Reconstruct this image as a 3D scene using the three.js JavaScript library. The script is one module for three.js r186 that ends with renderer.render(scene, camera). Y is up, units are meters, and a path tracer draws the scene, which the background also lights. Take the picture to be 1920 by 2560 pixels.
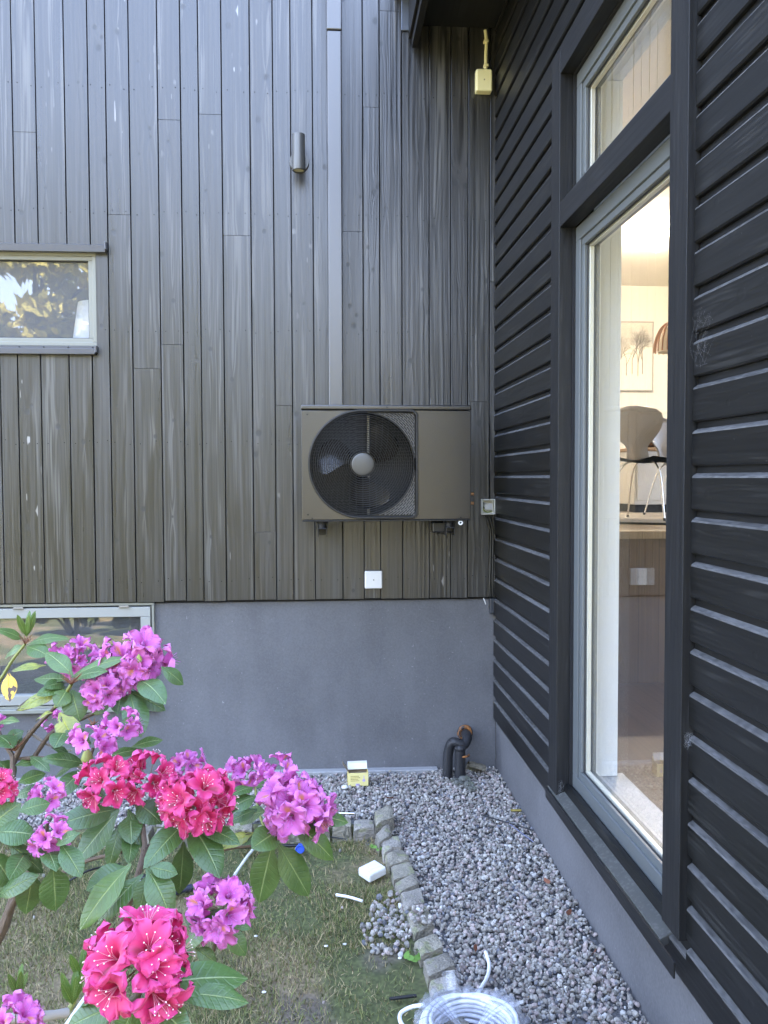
import * as THREE from 'three';
import { mergeGeometries } from 'three/addons/utils/BufferGeometryUtils.js';
import { RoundedBoxGeometry } from 'three/addons/geometries/RoundedBoxGeometry.js';
import { RectAreaLightUniformsLib } from 'three/addons/lights/RectAreaLightUniformsLib.js';

// ---------------------------------------------------------------- camera, sky, sun, exposure
const FOCAL = 2100, CX = 960, CY = 1280;                       // in photograph pixels (1920 x 2560)
const scene = new THREE.Scene();
const camera = new THREE.PerspectiveCamera(2 * Math.atan(CY / FOCAL) * 180 / Math.PI, 0.75, 0.05, 400);
camera.position.set(-0.90, 1.535, 4.32);
camera.rotation.order = 'YXZ';
camera.rotation.set(-0.04035, -0.07462, -0.003);
camera.updateMatrixWorld();

const renderer = new THREE.WebGLRenderer({ antialias: true });
renderer.setSize(768, 1024);
renderer.toneMapping = THREE.LinearToneMapping;
renderer.toneMappingExposure = 13.5;
renderer.shadowMap.enabled = true;
RectAreaLightUniformsLib.init();

const SUN = new THREE.Vector3(-0.55, 0.95, -0.62).normalize();
{
  const W = 512, H = 256, a = new Float32Array(W * H * 4);
  for (let j = 0; j < H; j++) for (let i = 0; i < W; i++) {
    const el = ((j + 0.5) / H - 0.5) * Math.PI, s = Math.max(0, Math.sin(el));
    const t = Math.pow(s, 0.42);
    const hz = [0.57, 0.64, 0.74], zn = [0.22, 0.31, 0.54];
    const k = (j * W + i) * 4;
    for (let c = 0; c < 3; c++) a[k + c] = el < 0 ? [0.16, 0.15, 0.09][c] : hz[c] + (zn[c] - hz[c]) * t;
    a[k + 3] = 1;
  }
  const sky = new THREE.DataTexture(a, W, H, THREE.RGBAFormat, THREE.FloatType);
  sky.mapping = THREE.EquirectangularReflectionMapping; sky.magFilter = THREE.LinearFilter; sky.needsUpdate = true;
  scene.background = sky; scene.environment = sky;
}
const sun = new THREE.DirectionalLight(new THREE.Color().setRGB(1, 0.91, 0.74), 5);
sun.position.copy(SUN).multiplyScalar(40); sun.castShadow = true;
Object.assign(sun.shadow.camera, { left: -25, right: 25, top: 25, bottom: -25, near: 1, far: 90 });
sun.shadow.mapSize.set(2048, 2048);
scene.add(sun); scene.add(sun.target);

// ---------------------------------------------------------------- helpers
let seed = 12345;
const rnd = () => { seed = (seed * 1664525 + 1013904223) >>> 0; return seed / 4294967296; };
const rr = (a, b) => a + (b - a) * rnd();
const V = (x, y, z) => new THREE.Vector3(x, y, z);
const rgb = (r, g, b) => new THREE.Color().setRGB(r, g, b);
const lerp = (a, b, t) => a + (b - a) * t;
const sstep = (a, b, x) => { const t = Math.min(1, Math.max(0, (x - a) / (b - a))); return t * t * (3 - 2 * t); };
function ray(px, py) { return V((px - CX) / FOCAL, -(py - CY) / FOCAL, -1).applyEuler(camera.rotation); }
function at(px, py, depth) { return camera.position.clone().addScaledVector(ray(px, py), depth); }
function gnd(px, py, y = 0) { const d = ray(px, py); return camera.position.clone().addScaledVector(d, (y - camera.position.y) / d.y); }
function onz(px, py, z = 0) { const d = ray(px, py); return camera.position.clone().addScaledVector(d, (z - camera.position.z) / d.z); }

const used = {};
function numbered(n) { const k = used[n] = (used[n] ?? -1) + 1; return k ? `${n}_${String(k).padStart(3, '0')}` : n; }
function tag(o, label, category, group) { o.userData.label = label; o.userData.category = category; if (group) o.userData.group = group; return o; }
function thing(name, label, category, pos = [0, 0, 0], group) {
  const g = new THREE.Group(); g.name = numbered(name); g.position.set(...pos); scene.add(g);
  return tag(g, label, category, group);
}
function part(name, geo, mat, parent = scene) {
  const g = Array.isArray(geo) ? mergeGeometries(geo.map(clean)) : geo;
  const m = new THREE.Mesh(g, mat); m.name = parent === scene ? numbered(name) : name;
  m.castShadow = m.receiveShadow = true; parent.add(m); return m;
}
function sub(name, parent) { const g = new THREE.Group(); g.name = name; parent.add(g); return g; }
function clean(g) {
  g = g.index ? g.toNonIndexed() : g;
  for (const k of Object.keys(g.attributes)) if (!['position', 'normal', 'uv', 'color'].includes(k)) g.deleteAttribute(k);
  if (!g.attributes.uv) g.setAttribute('uv', new THREE.BufferAttribute(new Float32Array(g.attributes.position.count * 2), 2));
  return g;
}
function struct(o) { o.userData.kind = 'structure'; return o; }
// uv in metres by the dominant axis of the face; grain = axis that v follows
function uvm(g, grain = 'y', ou = 0, ov = 0) {
  g = g.index ? g.toNonIndexed() : g; if (!g.attributes.normal) g.computeVertexNormals();
  const p = g.attributes.position, n = g.attributes.normal, uv = new Float32Array(p.count * 2), ax = { x: 0, y: 1, z: 2 };
  const gi = ax[grain];
  for (let i = 0; i < p.count; i++) {
    const c = [p.getX(i), p.getY(i), p.getZ(i)], m = [Math.abs(n.getX(i)), Math.abs(n.getY(i)), Math.abs(n.getZ(i))];
    const o = [0, 1, 2].filter(k => k !== gi).sort((a, b) => m[a] - m[b])[0];
    uv[2 * i] = c[o] + ou; uv[2 * i + 1] = c[gi] + ov;
  }
  g.setAttribute('uv', new THREE.BufferAttribute(uv, 2)); return g;
}
function box(x0, x1, y0, y1, z0, z1, grain = 'y') {
  const g = new THREE.BoxGeometry(x1 - x0, y1 - y0, z1 - z0); g.translate((x0 + x1) / 2, (y0 + y1) / 2, (z0 + z1) / 2); return uvm(g, grain, rr(0, 1), rr(0, 4));
}
function rbox(x0, x1, y0, y1, z0, z1, r = 0.003, grain = 'y', seg = 1) {
  const g = new RoundedBoxGeometry(x1 - x0, y1 - y0, z1 - z0, seg, r); g.translate((x0 + x1) / 2, (y0 + y1) / 2, (z0 + z1) / 2); return uvm(g, grain, rr(0, 1), rr(0, 4));
}
function cyl(a, b, r0, r1 = r0, seg = 12, open = false) {
  const d = b.clone().sub(a), g = new THREE.CylinderGeometry(r1, r0, d.length(), seg, 1, open);
  g.applyQuaternion(new THREE.Quaternion().setFromUnitVectors(V(0, 1, 0), d.clone().normalize()));
  const c = a.clone().add(b).multiplyScalar(0.5); g.translate(c.x, c.y, c.z); return g;
}
function tube(pts, r, seg = 24, rad = 7) { return new THREE.TubeGeometry(new THREE.CatmullRomCurve3(pts), seg, r, rad, false); }
function taperTube(pts, r0, r1, seg = 20, rad = 6) {
  const c = new THREE.CatmullRomCurve3(pts), g = new THREE.TubeGeometry(c, seg, 1, rad, false), p = g.attributes.position, v = V(0, 0, 0);
  for (let i = 0; i <= seg; i++) {
    const o = c.getPointAt(i / seg), r = lerp(r0, r1, i / seg) * (1 + 0.12 * Math.sin(i * 2.3));
    for (let j = 0; j <= rad; j++) { const k = i * (rad + 1) + j; v.fromBufferAttribute(p, k).sub(o).multiplyScalar(r).add(o); p.setXYZ(k, v.x, v.y, v.z); }
  }
  g.computeVertexNormals(); return g;
}
function extr(pts, depth, bevel = 0, holes = []) {
  const s = new THREE.Shape(pts.map(p => new THREE.Vector2(...p)));
  for (const h of holes) s.holes.push(h instanceof THREE.Path ? h : new THREE.Path(h.map(p => new THREE.Vector2(...p))));
  return new THREE.ExtrudeGeometry(s, { depth: depth - 2 * bevel, bevelEnabled: bevel > 0, bevelSize: bevel, bevelThickness: bevel, bevelOffset: -bevel, bevelSegments: 1, steps: 1, curveSegments: 24 }).translate(0, 0, bevel);
}

// ---------------------------------------------------------------- noise and textures
const HT = new Float32Array(65536); { let s = 777; for (let i = 0; i < 65536; i++) { s = (s * 1664525 + 1013904223) >>> 0; HT[i] = s / 4294967296; } }
function vn(x, y, px, py, sd) {
  const xi = Math.floor(x), yi = Math.floor(y), fx = x - xi, fy = y - yi, u = fx * fx * (3 - 2 * fx), v = fy * fy * (3 - 2 * fy);
  const h = (i, j) => { i = ((i % px) + px) % px; j = ((j % py) + py) % py; return HT[(i * 374761 + j * 66827 + sd * 9176 + ((i * j) << 3)) & 65535]; };
  const a = h(xi, yi), b = h(xi + 1, yi), c = h(xi, yi + 1), d = h(xi + 1, yi + 1);
  return a + (b - a) * u + (c - a) * v + (a - b - c + d) * u * v;
}
function fbm(x, y, px, py, sd, oct = 4) { let s = 0, a = 0.5, t = 0; for (let o = 0; o < oct; o++) { s += a * vn(x, y, px, py, sd + o * 13); t += a; a *= 0.5; x *= 2; y *= 2; px *= 2; py *= 2; } return s / t; }
const enc = c => Math.round(255 * Math.min(1, Math.max(0, c <= 0.0031308 ? 12.92 * c : 1.055 * Math.pow(c, 1 / 2.4) - 0.055)));
function tex(W, H, sw, sh, fn, srgb = true) {      // fn(u, v in 0..1) -> [r,g,b] linear, or a number when srgb is false
  const d = new Uint8Array(W * H * 4);
  for (let j = 0; j < H; j++) for (let i = 0; i < W; i++) {
    const c = fn((i + 0.5) / W, (j + 0.5) / H), k = (j * W + i) * 4;
    if (srgb) { d[k] = enc(c[0]); d[k + 1] = enc(c[1]); d[k + 2] = enc(c[2]); } else d[k] = d[k + 1] = d[k + 2] = Math.round(255 * Math.min(1, Math.max(0, c)));
    d[k + 3] = 255;
  }
  const t = new THREE.DataTexture(d, W, H, THREE.RGBAFormat); t.wrapS = t.wrapT = THREE.RepeatWrapping; t.magFilter = THREE.LinearFilter; t.minFilter = THREE.LinearMipmapLinearFilter; t.generateMipmaps = true;
  t.repeat.set(1 / sw, 1 / sh); if (srgb) t.colorSpace = THREE.SRGBColorSpace; t.needsUpdate = true; return t;
}
// stained softwood, 1 m x 4 m, grain along v
const knots = []; { for (let i = 0; i < 60; i++) knots.push([rnd(), rnd() * 4, rr(0.006, 0.016)]); }
function woodFields(u, v, sd) {
  const y = v * 4; let wx = u + 0.03 * (fbm(u * 6, y * 0.75, 6, 3, sd, 2) - 0.5), kn = 0;
  for (const [kx, ky, kr] of knots) {
    let dx = u - kx; dx -= Math.round(dx); let dy = y - ky; dy -= 4 * Math.round(dy / 4);
    if (Math.abs(dx) > 0.08 || Math.abs(dy) > 0.25) continue;
    const q = Math.hypot(dx / kr, dy / (kr * 1.25)); kn = Math.max(kn, 1 - sstep(0.5, 1.2, q));
    wx += Math.sign(dx) * 0.012 * Math.exp(-Math.abs(dx) / 0.02) * Math.exp(-(dy * dy) / 0.006);
  }
  const fine = vn(wx * 240, y * 5, 240, 20, sd + 3), mid = vn(wx * 70, y * 2, 70, 8, sd + 5), broad = fbm(wx * 9, y * 1, 9, 4, sd + 7, 3);
  const rings = 0.5 + 0.5 * Math.sin(2 * Math.PI * (wx * 38 + 1.5 * vn(wx * 5, y * 0.5, 5, 2, sd + 9)));
  return { fine, mid, broad, rings, kn, wx, y };
}
const woodMap = tex(512, 2048, 1, 4, (u, v) => {
  const f = woodFields(u, v, 1);
  const worn = sstep(0.58, 0.75, fbm(f.wx * 34, f.y * 0.75, 34, 3, 31, 3)) * sstep(0.45, 0.75, f.fine * 0.7 + f.mid * 0.4);
  const chip = sstep(0.88, 0.95, vn(f.wx * 90, f.y * 14, 90, 56, 71)) * sstep(0.66, 0.8, vn(f.wx * 7, f.y * 1, 7, 4, 75));
  let g = 0.017 + 0.014 * (f.broad - 0.5) + 0.016 * (f.mid - 0.5) + 0.026 * (f.fine - 0.5) + 0.010 * (f.rings - 0.5) + 0.05 * worn + 0.25 * chip;
  g *= 1 - 0.75 * f.kn; g = Math.max(0.007, g);
  return [g * 1.03, g * 1.0, g * (0.97 - 0.03 * worn)];
});
const woodBump = tex(512, 2048, 1, 4, (u, v) => { const f = woodFields(u, v, 1); return 0.5 + 0.3 * (f.fine - 0.5) + 0.25 * (f.mid - 0.5) + 0.15 * (f.rings - 0.5) - 0.25 * f.kn; }, false);
const woodRough = tex(256, 1024, 1, 4, (u, v) => { const f = woodFields(u, v, 1); return 0.29 + 0.12 * f.broad + 0.10 * (f.fine - 0.5) + 0.05 * (f.mid - 0.5) + 0.12 * f.kn; }, false);
const sidMap = tex(512, 2048, 1, 4, (u, v) => {
  const f = woodFields(u, v, 4);
  const dust = sstep(0.55, 0.85, fbm(f.wx * 30, f.y * 6, 30, 24, 41, 3)) * sstep(0.4, 0.8, f.fine);
  const speck = vn(u * 300, f.y * 120, 300, 480, 55) > 0.985 ? 1 : 0;
  const g = 0.0080 + 0.005 * (f.broad - 0.5) + 0.005 * (f.fine - 0.5) + 0.012 * dust + 0.07 * speck;
  return [g * 1.0, g, g * 0.96];
});
const trimMap = tex(256, 1024, 1, 4, (u, v) => { const f = woodFields(u, v, 4), du = sstep(0.55, 0.85, fbm(f.wx * 30, f.y * 6, 30, 24, 41, 3)) * sstep(0.4, 0.8, f.fine), g = 0.0095 + 0.005 * (f.broad - 0.5) + 0.007 * (f.fine - 0.5) + 0.012 * du; return [g, g, g * 1.03]; });
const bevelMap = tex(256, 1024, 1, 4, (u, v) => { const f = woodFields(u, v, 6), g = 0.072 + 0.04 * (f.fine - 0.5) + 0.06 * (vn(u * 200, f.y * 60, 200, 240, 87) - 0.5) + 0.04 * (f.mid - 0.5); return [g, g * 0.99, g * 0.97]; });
const plasterF = (u, v, sd) => fbm(u * 8, v * 8, 8, 8, sd, 5);
const plasterMap = tex(1024, 1024, 2, 2, (u, v) => {
  const a = plasterF(u, v, 3), b = vn(u * 360, v * 360, 360, 360, 9), st = fbm(u * 22, v * 5, 22, 5, 17, 3);
  const sp = vn(u * 260, v * 260, 260, 260, 21) > 0.965 ? 0.16 * vn(u * 9, v * 9, 9, 9, 25) : 0;
  const wsh = sstep(0.55, 0.8, fbm(u * 4, v * 3, 4, 3, 27, 4)), g = 0.118 + 0.045 * (a - 0.5) + 0.022 * (b - 0.5) + 0.03 * (st - 0.5) + 0.022 * wsh + sp;
  return [g * 1.0, g * 0.99, g * 1.02];
});
const plasterBump = tex(1024, 1024, 2, 2, (u, v) => 0.5 * vn(u * 300, v * 300, 300, 300, 5) + 0.5 * fbm(u * 60, v * 60, 60, 60, 6, 3), false);
const lawnMap = tex(1024, 1024, 2.4, 2.4, (u, v) => {
  const m = fbm(u * 7, v * 7, 7, 7, 3, 5), s = fbm(u * 5, v * 5, 5, 5, 23, 4), fb = vn(u * 260, v * 260, 260, 260, 8), fc = vn(u * 120, v * 120, 120, 120, 18);
  const gr = sstep(0.40, 0.60, m), so = sstep(0.55, 0.70, s);
  const straw = [0.21, 0.16, 0.09], green = [0.085, 0.095, 0.034], soil = [0.13, 0.105, 0.085], k = 0.55 + 0.9 * fb * (0.5 + 0.5 * fc);
  return [0, 1, 2].map(i => lerp(lerp(straw[i], green[i], gr), soil[i], so * 0.8) * k);
});
const gravelMap = tex(512, 512, 0.8, 0.8, (u, v) => { const a = vn(u * 60, v * 60, 60, 60, 4), b = vn(u * 140, v * 140, 140, 140, 5); const g = 0.05 + 0.16 * a * b; return [g * 1.02, g, g * 1.02]; });
const stoneMap = tex(512, 512, 0.5, 0.5, (u, v) => {
  const a = fbm(u * 10, v * 10, 10, 10, 6, 4), b = vn(u * 170, v * 170, 170, 170, 7), li = sstep(0.58, 0.75, fbm(u * 14, v * 14, 14, 14, 9, 3));
  const g = 0.15 + 0.09 * (a - 0.5) + 0.09 * (b - 0.5); return [g * lerp(1.03, 0.95, li), g, g * lerp(0.93, 0.70, li)];
});
const stoneBump = tex(512, 512, 0.5, 0.5, (u, v) => 0.6 * fbm(u * 18, v * 18, 18, 18, 12, 4) + 0.4 * vn(u * 120, v * 120, 120, 120, 13), false);
const sillMap = tex(512, 512, 0.6, 0.6, (u, v) => {
  const a = fbm(u * 9, v * 9, 9, 9, 8, 4), d = sstep(0.5, 0.8, fbm(u * 70, v * 70, 70, 70, 9, 3)), sp = vn(u * 300, v * 300, 300, 300, 10) > 0.94 ? 1 : 0;
  const g = 0.055 + 0.02 * (a - 0.5) + 0.025 * d + 0.05 * sp; return [g, g * 1.0, g * 0.90];
});
const rustMap = tex(256, 256, 0.4, 0.4, (u, v) => {
  const a = fbm(u * 6, v * 6, 6, 6, 51, 4), r = sstep(0.44, 0.56, a), b = vn(u * 90, v * 90, 90, 90, 52);
  return [lerp(0.022, 0.30, r) * (0.6 + 0.8 * b), lerp(0.022, 0.12, r) * (0.6 + 0.8 * b), lerp(0.024, 0.03, r) * (0.6 + 0.8 * b)];
});
const oakF = (u, v, c) => { const y = v * 4, pl = Math.floor(u * 8), n = vn(u * 160 + pl * 7, y * 3, 1600, 12, 91), b = HT[(pl * 97 + Math.floor(y / 1.3 + pl * 0.37) * 31) & 65535], gap = (u * 8 - pl) < 0.03 ? 0.5 : 1; const k = (0.8 + 0.25 * b + 0.25 * (n - 0.5)) * gap; return c.map(q => q * k); };
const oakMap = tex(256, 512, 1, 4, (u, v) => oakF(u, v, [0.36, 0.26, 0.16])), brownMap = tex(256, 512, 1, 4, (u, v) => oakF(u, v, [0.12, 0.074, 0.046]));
const metalBump = tex(256, 256, 0.2, 0.2, (u, v) => vn(u * 120, v * 120, 120, 120, 61), false);

const std = o => new THREE.MeshStandardMaterial(o), phys = o => new THREE.MeshPhysicalMaterial(o);
const boardMats = [1.0, 0.94, 1.06, 0.97, 1.03].map((k, i) => phys({ ior: 1.8, map: woodMap, bumpMap: woodBump, bumpScale: 0.0014, roughnessMap: woodRough, roughness: 1, color: rgb(k * (1 + 0.02 * (i % 2)), k, k * (1 - 0.015 * (i % 3))) }));
const M = {
  siding: phys({ ior: 1.45, specularIntensity: 0.8, map: sidMap, bumpMap: woodBump, bumpScale: 0.0010, roughness: 0.40 }),
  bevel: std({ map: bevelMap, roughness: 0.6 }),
  trim: phys({ ior: 1.42, map: trimMap, bumpMap: woodBump, bumpScale: 0.0012, roughness: 0.55 }),
  jamb: std({ map: woodMap, bumpMap: woodBump, bumpScale: 0.002, roughness: 0.7, color: rgb(0.95, 0.93, 0.86) }),
  dark: std({ color: rgb(0.012, 0.012, 0.013), roughness: 0.8 }),
  soffit: std({ map: trimMap, roughness: 0.6 }),
  plaster: std({ map: plasterMap, bumpMap: plasterBump, bumpScale: 0.0012, roughness: 0.75 }),
  frameGrey: std({ color: rgb(0.115, 0.125, 0.125), roughness: 0.38 }),
  frameLight: std({ color: rgb(0.24, 0.24, 0.20), roughness: 0.45 }),
  spacer: std({ color: rgb(0.62, 0.60, 0.50), roughness: 0.35, metalness: 0.2 }),
  gasket: std({ color: rgb(0.02, 0.02, 0.02), roughness: 0.6 }),
  flash: std({ color: rgb(0.10, 0.10, 0.105), roughness: 0.38, metalness: 0.35 }),
  duct: phys({ color: rgb(0.085, 0.083, 0.082), roughness: 0.3, metalness: 0.35, ior: 1.9 }),
  sill: std({ map: sillMap, roughness: 0.7 }),
  lawn: std({ map: lawnMap, roughness: 0.95 }),
  gravelBase: std({ map: gravelMap, roughness: 0.95 }),
  stone: std({ map: stoneMap, bumpMap: stoneBump, bumpScale: 0.006, roughness: 0.9 }),
  white: std({ color: rgb(0.72, 0.71, 0.68), roughness: 0.4 }),
  cream: std({ color: rgb(0.88, 0.82, 0.46), roughness: 0.45 }),
  wallIn: std({ color: rgb(0.70, 0.665, 0.59), roughness: 0.9 }),
  ceilIn: std({ color: rgb(0.75, 0.71, 0.62), roughness: 0.9 }),
  reveal: std({ color: rgb(0.86, 0.87, 0.83), roughness: 0.55 }),
  black: std({ color: rgb(0.012, 0.012, 0.013), roughness: 0.35 }),
  rubber: std({ color: rgb(0.015, 0.015, 0.016), roughness: 0.6 }),
  chrome: std({ color: rgb(0.75, 0.74, 0.72), roughness: 0.15, metalness: 1 }),
  glass: phys({ color: 0xffffff, roughness: 0.0, transmission: 1, thickness: 0, ior: 1.52, metalness: 0.0 }),
  glassCoated: phys({ color: rgb(0.95, 0.97, 1.0), roughness: 0.0, transmission: 1, thickness: 0, ior: 1.65, metalness: 0.075 }),
  glassBase: phys({ color: rgb(0.95, 0.97, 1.0), roughness: 0.01, transmission: 1, thickness: 0, ior: 1.65, metalness: 0.04 }),
};

// ---------------------------------------------------------------- ground
struct(part('ground', uvm(new THREE.PlaneGeometry(220, 220, 1, 1).rotateX(-Math.PI / 2).translate(0, -0.06, 0), 'z'), M.lawn));
const hgt = (x, z) => 0.03 * (fbm(x * 1.3 + 20, z * 1.3 + 20, 999, 999, 3, 3) - 0.5);
const CORNER = gnd(960, 2035, 0.02);                      // where the stone edging turns
const edgeX = z => -0.695 + 0.125 * (z - CORNER.z) / 1.6;  // the edging runs slightly towards the wing
{
  const x0 = -14, x1 = -0.6, z0 = CORNER.z - 0.02, z1 = 12;
  const g = new THREE.PlaneGeometry(1, 1, 160, 200).rotateX(-Math.PI / 2), p = g.attributes.position;
  for (let i = 0; i < p.count; i++) {
    const a = p.getX(i) + 0.5, b = p.getZ(i) + 0.5, z = z0 + (z1 - z0) * b * b, xr = lerp(edgeX(z) + 0.02, 14, sstep(3.4, 3.6, z)), x = xr - (xr - x0) * a * a;
    p.setXYZ(i, x, hgt(x, z) - 0.012, z);
  }
  g.computeVertexNormals(); const n = g.attributes.normal; if (n.getY(0) < 0) { const ix = g.index; for (let i = 0; i < ix.count; i += 3) { const t = ix.getX(i); ix.setX(i, ix.getX(i + 2)); ix.setX(i + 2, t); } g.computeVertexNormals(); }
  struct(part('lawn', uvm(g, 'z'), M.lawn));
}
struct(part('gravel_bed', [box(-0.72, 0.05, -0.1, -0.016, -0.2, 3.5, 'z'), box(-6, -0.72, -0.1, -0.016, -0.2, CORNER.z + 0.02, 'z')], M.gravelBase));

// ---------------------------------------------------------------- main house: vertical boards, foundation, two windows
const BB = 0.912, TOP = 7.2;                               // bottom and top of the boarding
const house = thing('timber_house', 'house with black stained vertical board wall above a grey rendered foundation', 'house');
{
  const seams = [-0.027, -0.14, -0.23, -0.341, -0.481, -0.595, -0.68, -0.79, -0.932, -1.042, -1.13, -1.244, -1.384, -1.498, -1.586, -1.698, -1.837, -1.95, -2.036, -2.149, -2.287, -2.399, -2.484];
  const wd = [0.113, 0.138, 0.113, 0.087]; for (let i = 0; seams[seams.length - 1] > -6; i++) seams.push(seams[seams.length - 1] - wd[i % 4]);
  const jy = (px, py) => onz(px, py).y;
  const joints = { 0: [jy(1200, 1004)], 2: [], 3: [], 4: [jy(1030, 30)], 5: [jy(930, 268)], 6: [jy(880, 579)], 7: [], 8: [], 9: [jy(765, 1014), 4.4], 11: [jy(650, 590)], 12: [jy(590, 288)], 10: [jy(700, 1330)], 14: [jy(470, 301), jy(480, 862)], 15: [jy(430, 922)], 16: [jy(365, 538)], 20: [jy(60, 330)], 18: [4.5], 13: [5.0], 1: [5.1] };
  const WX = -2.012, WY0 = 2.155, WY1 = 2.695;             // notch for the upper window
  const addBoard = (xl, xr, y0, y1, i, notch) => {
    const w = 0.0025, a = xl + w, b = xr - w;
    let pts = [[a, y0], [b, y0], [b, y1], [a, y1]];
    if (notch) pts = [[a, y0], [b, y0], [b, y1], [a, y1], [a, WY1], [WX, WY1], [WX, WY0], [a, WY0]];
    const hs = k => HT[(Math.round((xl + 9) * 5000) * 7 + k * 131) & 65535], py = Math.abs(y0 - BB) > 0.02 ? 0.35 : 0;
    const g = uvm(extr(pts, 0.022, 0.0011).translate(0, 0, -0.022 + 0.002 * (hs(1) - 0.5)), 'y', hs(2), hs(3) * 4 + py);
    part('wood_board', g, boardMats[Math.floor(hs(4) * 5)], house);
  };
  addBoard(-0.027, 0.006, BB, jy(1230, 705), 0); addBoard(-0.027, 0.006, jy(1230, 705) + 0.002, TOP, 0);
  for (let i = 0; i < seams.length - 1; i++) {
    const xr = seams[i], xl = seams[i + 1];
    if (xr <= WX + 0.001 && xl > -3.05) {                   // behind the upper window: a piece below, a piece above
      addBoard(xl, xr, BB, WY0, i); const j = (joints[i] || [])[0];
      if (j) { addBoard(xl, xr, WY1, j, i); addBoard(xl, xr, j + 0.0003, TOP, i); } else addBoard(xl, xr, WY1, TOP, i);
      continue;
    }
    let y = BB + rr(-0.003, 0.003); const cuts = [...(joints[i] || []), TOP].sort((a, b) => a - b), notch = xl < WX && xr > WX;
    for (const c of cuts) { addBoard(xl, xr, y, c, i, notch && c > WY1); y = c + 0.0003; }
  }
  // structural wall behind the boards, with the window openings
  const core = extr([[-6, 0.9], [0.0, 0.9], [0.0, TOP], [-6, TOP]], 0.2, 0, [[[-3.0, 2.19], [-2.03, 2.19], [-2.03, 2.665], [-3.0, 2.665]]]).translate(0, 0, -0.23);
  part('wall_core', core, M.dark, house);
  part('wall_foundation', uvm(extr([[-6, -0.3], [0.016, -0.3], [0.016, 0.898], [-1.752, 0.898], [-1.752, 0.372], [-2.9, 0.372], [-2.9, 0.898], [-6, 0.898]], 0.25).translate(0, 0, -0.28), 'y'), M.plaster, house);
  part('footing_ledge', [uvm(extr([[-6, -0.05], [-0.3, -0.05], [-0.3, 0.012], [-1.2, 0.02], [-2.2, 0.014], [-6, 0.016]], 0.05, 0.004).translate(0, 0, -0.032), 'y')], std({ map: plasterMap, color: rgb(2.4, 2.4, 2.3), roughness: 0.9 }), house);
  // nails, two per board in rows
  const nails = []; for (const y of [1.02, 1.72, 2.28, 2.86, 3.47]) for (let i = 0; i < seams.length - 1 && seams[i] > -2.6; i++) for (const k of [0.2, 0.8]) {
    const x = lerp(seams[i + 1], seams[i], k); if (x < WX && y > WY0 && y < WY1) continue;
    nails.push(new THREE.CylinderGeometry(0.0028, 0.0028, 0.002, 6).rotateX(Math.PI / 2).translate(x + rr(-0.004, 0.004), y + rr(-0.012, 0.012), 0.0005));
  }
  part('nail_heads', nails, M.dark, house).userData.kind = 'stuff';
  // other outside walls and roof of the house
  part('side_wall', [box(-6.02, -6, 0, TOP, -8, 0), box(-6, 0, 0, TOP, -8.1, -8)], boardMats[0], house);
  part('roof', [box(-6.3, 0.0, TOP, TOP + 0.2, -8.4, 0.12)], M.dark, house);
  part('upper_wall_return', [box(0, 0.02, 3.9, TOP, -8, -0.03)], boardMats[1], house);
  // rooms behind the windows
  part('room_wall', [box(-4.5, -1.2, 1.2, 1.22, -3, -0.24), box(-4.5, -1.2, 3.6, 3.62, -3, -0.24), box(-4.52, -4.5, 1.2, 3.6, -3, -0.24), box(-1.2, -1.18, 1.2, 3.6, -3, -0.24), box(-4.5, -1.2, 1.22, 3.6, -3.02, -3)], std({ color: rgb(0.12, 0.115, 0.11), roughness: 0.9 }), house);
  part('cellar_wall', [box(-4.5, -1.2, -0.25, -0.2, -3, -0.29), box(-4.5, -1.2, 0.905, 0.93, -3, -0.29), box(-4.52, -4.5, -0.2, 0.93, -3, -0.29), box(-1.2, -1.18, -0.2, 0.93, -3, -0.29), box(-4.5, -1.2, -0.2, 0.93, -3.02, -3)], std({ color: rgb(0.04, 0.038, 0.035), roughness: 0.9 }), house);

  // upper window
  const w1 = sub('window', house); w1.userData.label = 'window with grey frame and metal drip flashing';
  const fr = (x0, x1, y0, y1, t, z0, z1, mat, name, par) => part(name, [rbox(x0, x1, y1 - t, y1, z0, z1, 0.003, 'x'), rbox(x0, x1, y0, y0 + t, z0, z1, 0.003, 'x'), rbox(x0, x0 + t, y0 + t, y1 - t, z0, z1), rbox(x1 - t, x1, y0 + t, y1 - t, z0, z1)], mat, par);
  fr(-3.02, -2.012, 2.198, 2.662, 0.020, -0.05, -0.004, M.frameLight, 'frame', w1);
  fr(-3.0, -2.030, 2.216, 2.644, 0.022, -0.05, -0.012, M.frameLight, 'sash', w1);
  fr(-2.98, -2.050, 2.236, 2.624, 0.006, -0.045, -0.020, M.gasket, 'gasket', w1);
  part('pane', box(-2.98, -2.05, 2.236, 2.622, -0.036, -0.033), M.glassCoated, w1);
  part('top_flashing', [uvm(extr([[0, 2.655], [0.034, 2.655], [0.036, 2.688], [0.0, 2.700]], 1.1, 0.001).rotateY(-Math.PI / 2).scale(1, 1, 1).translate(-1.956, 0, 0).applyMatrix4(new THREE.Matrix4()), 'x')], M.flash, w1);
  part('flashing_end', rbox(-1.960, -1.950, 2.664, 2.706, 0.0, 0.042, 0.004), M.flash, w1);
  part('sill_flashing', [rbox(-3.05, -2.014, 2.152, 2.182, -0.01, 0.034, 0.003, 'x'), rbox(-3.05, -2.016, 2.182, 2.196, -0.01, 0.012, 0.002, 'x'), rbox(-2.016, -2.004, 2.160, 2.196, -0.004, 0.038, 0.004)], M.flash, w1);
  const scr = []; for (let i = 0; i < 6; i++) scr.push(new THREE.CylinderGeometry(0.004, 0.004, 0.004, 8).rotateX(Math.PI / 2).translate(-2.03 - i * 0.118, 2.189, 0.014));
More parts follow.
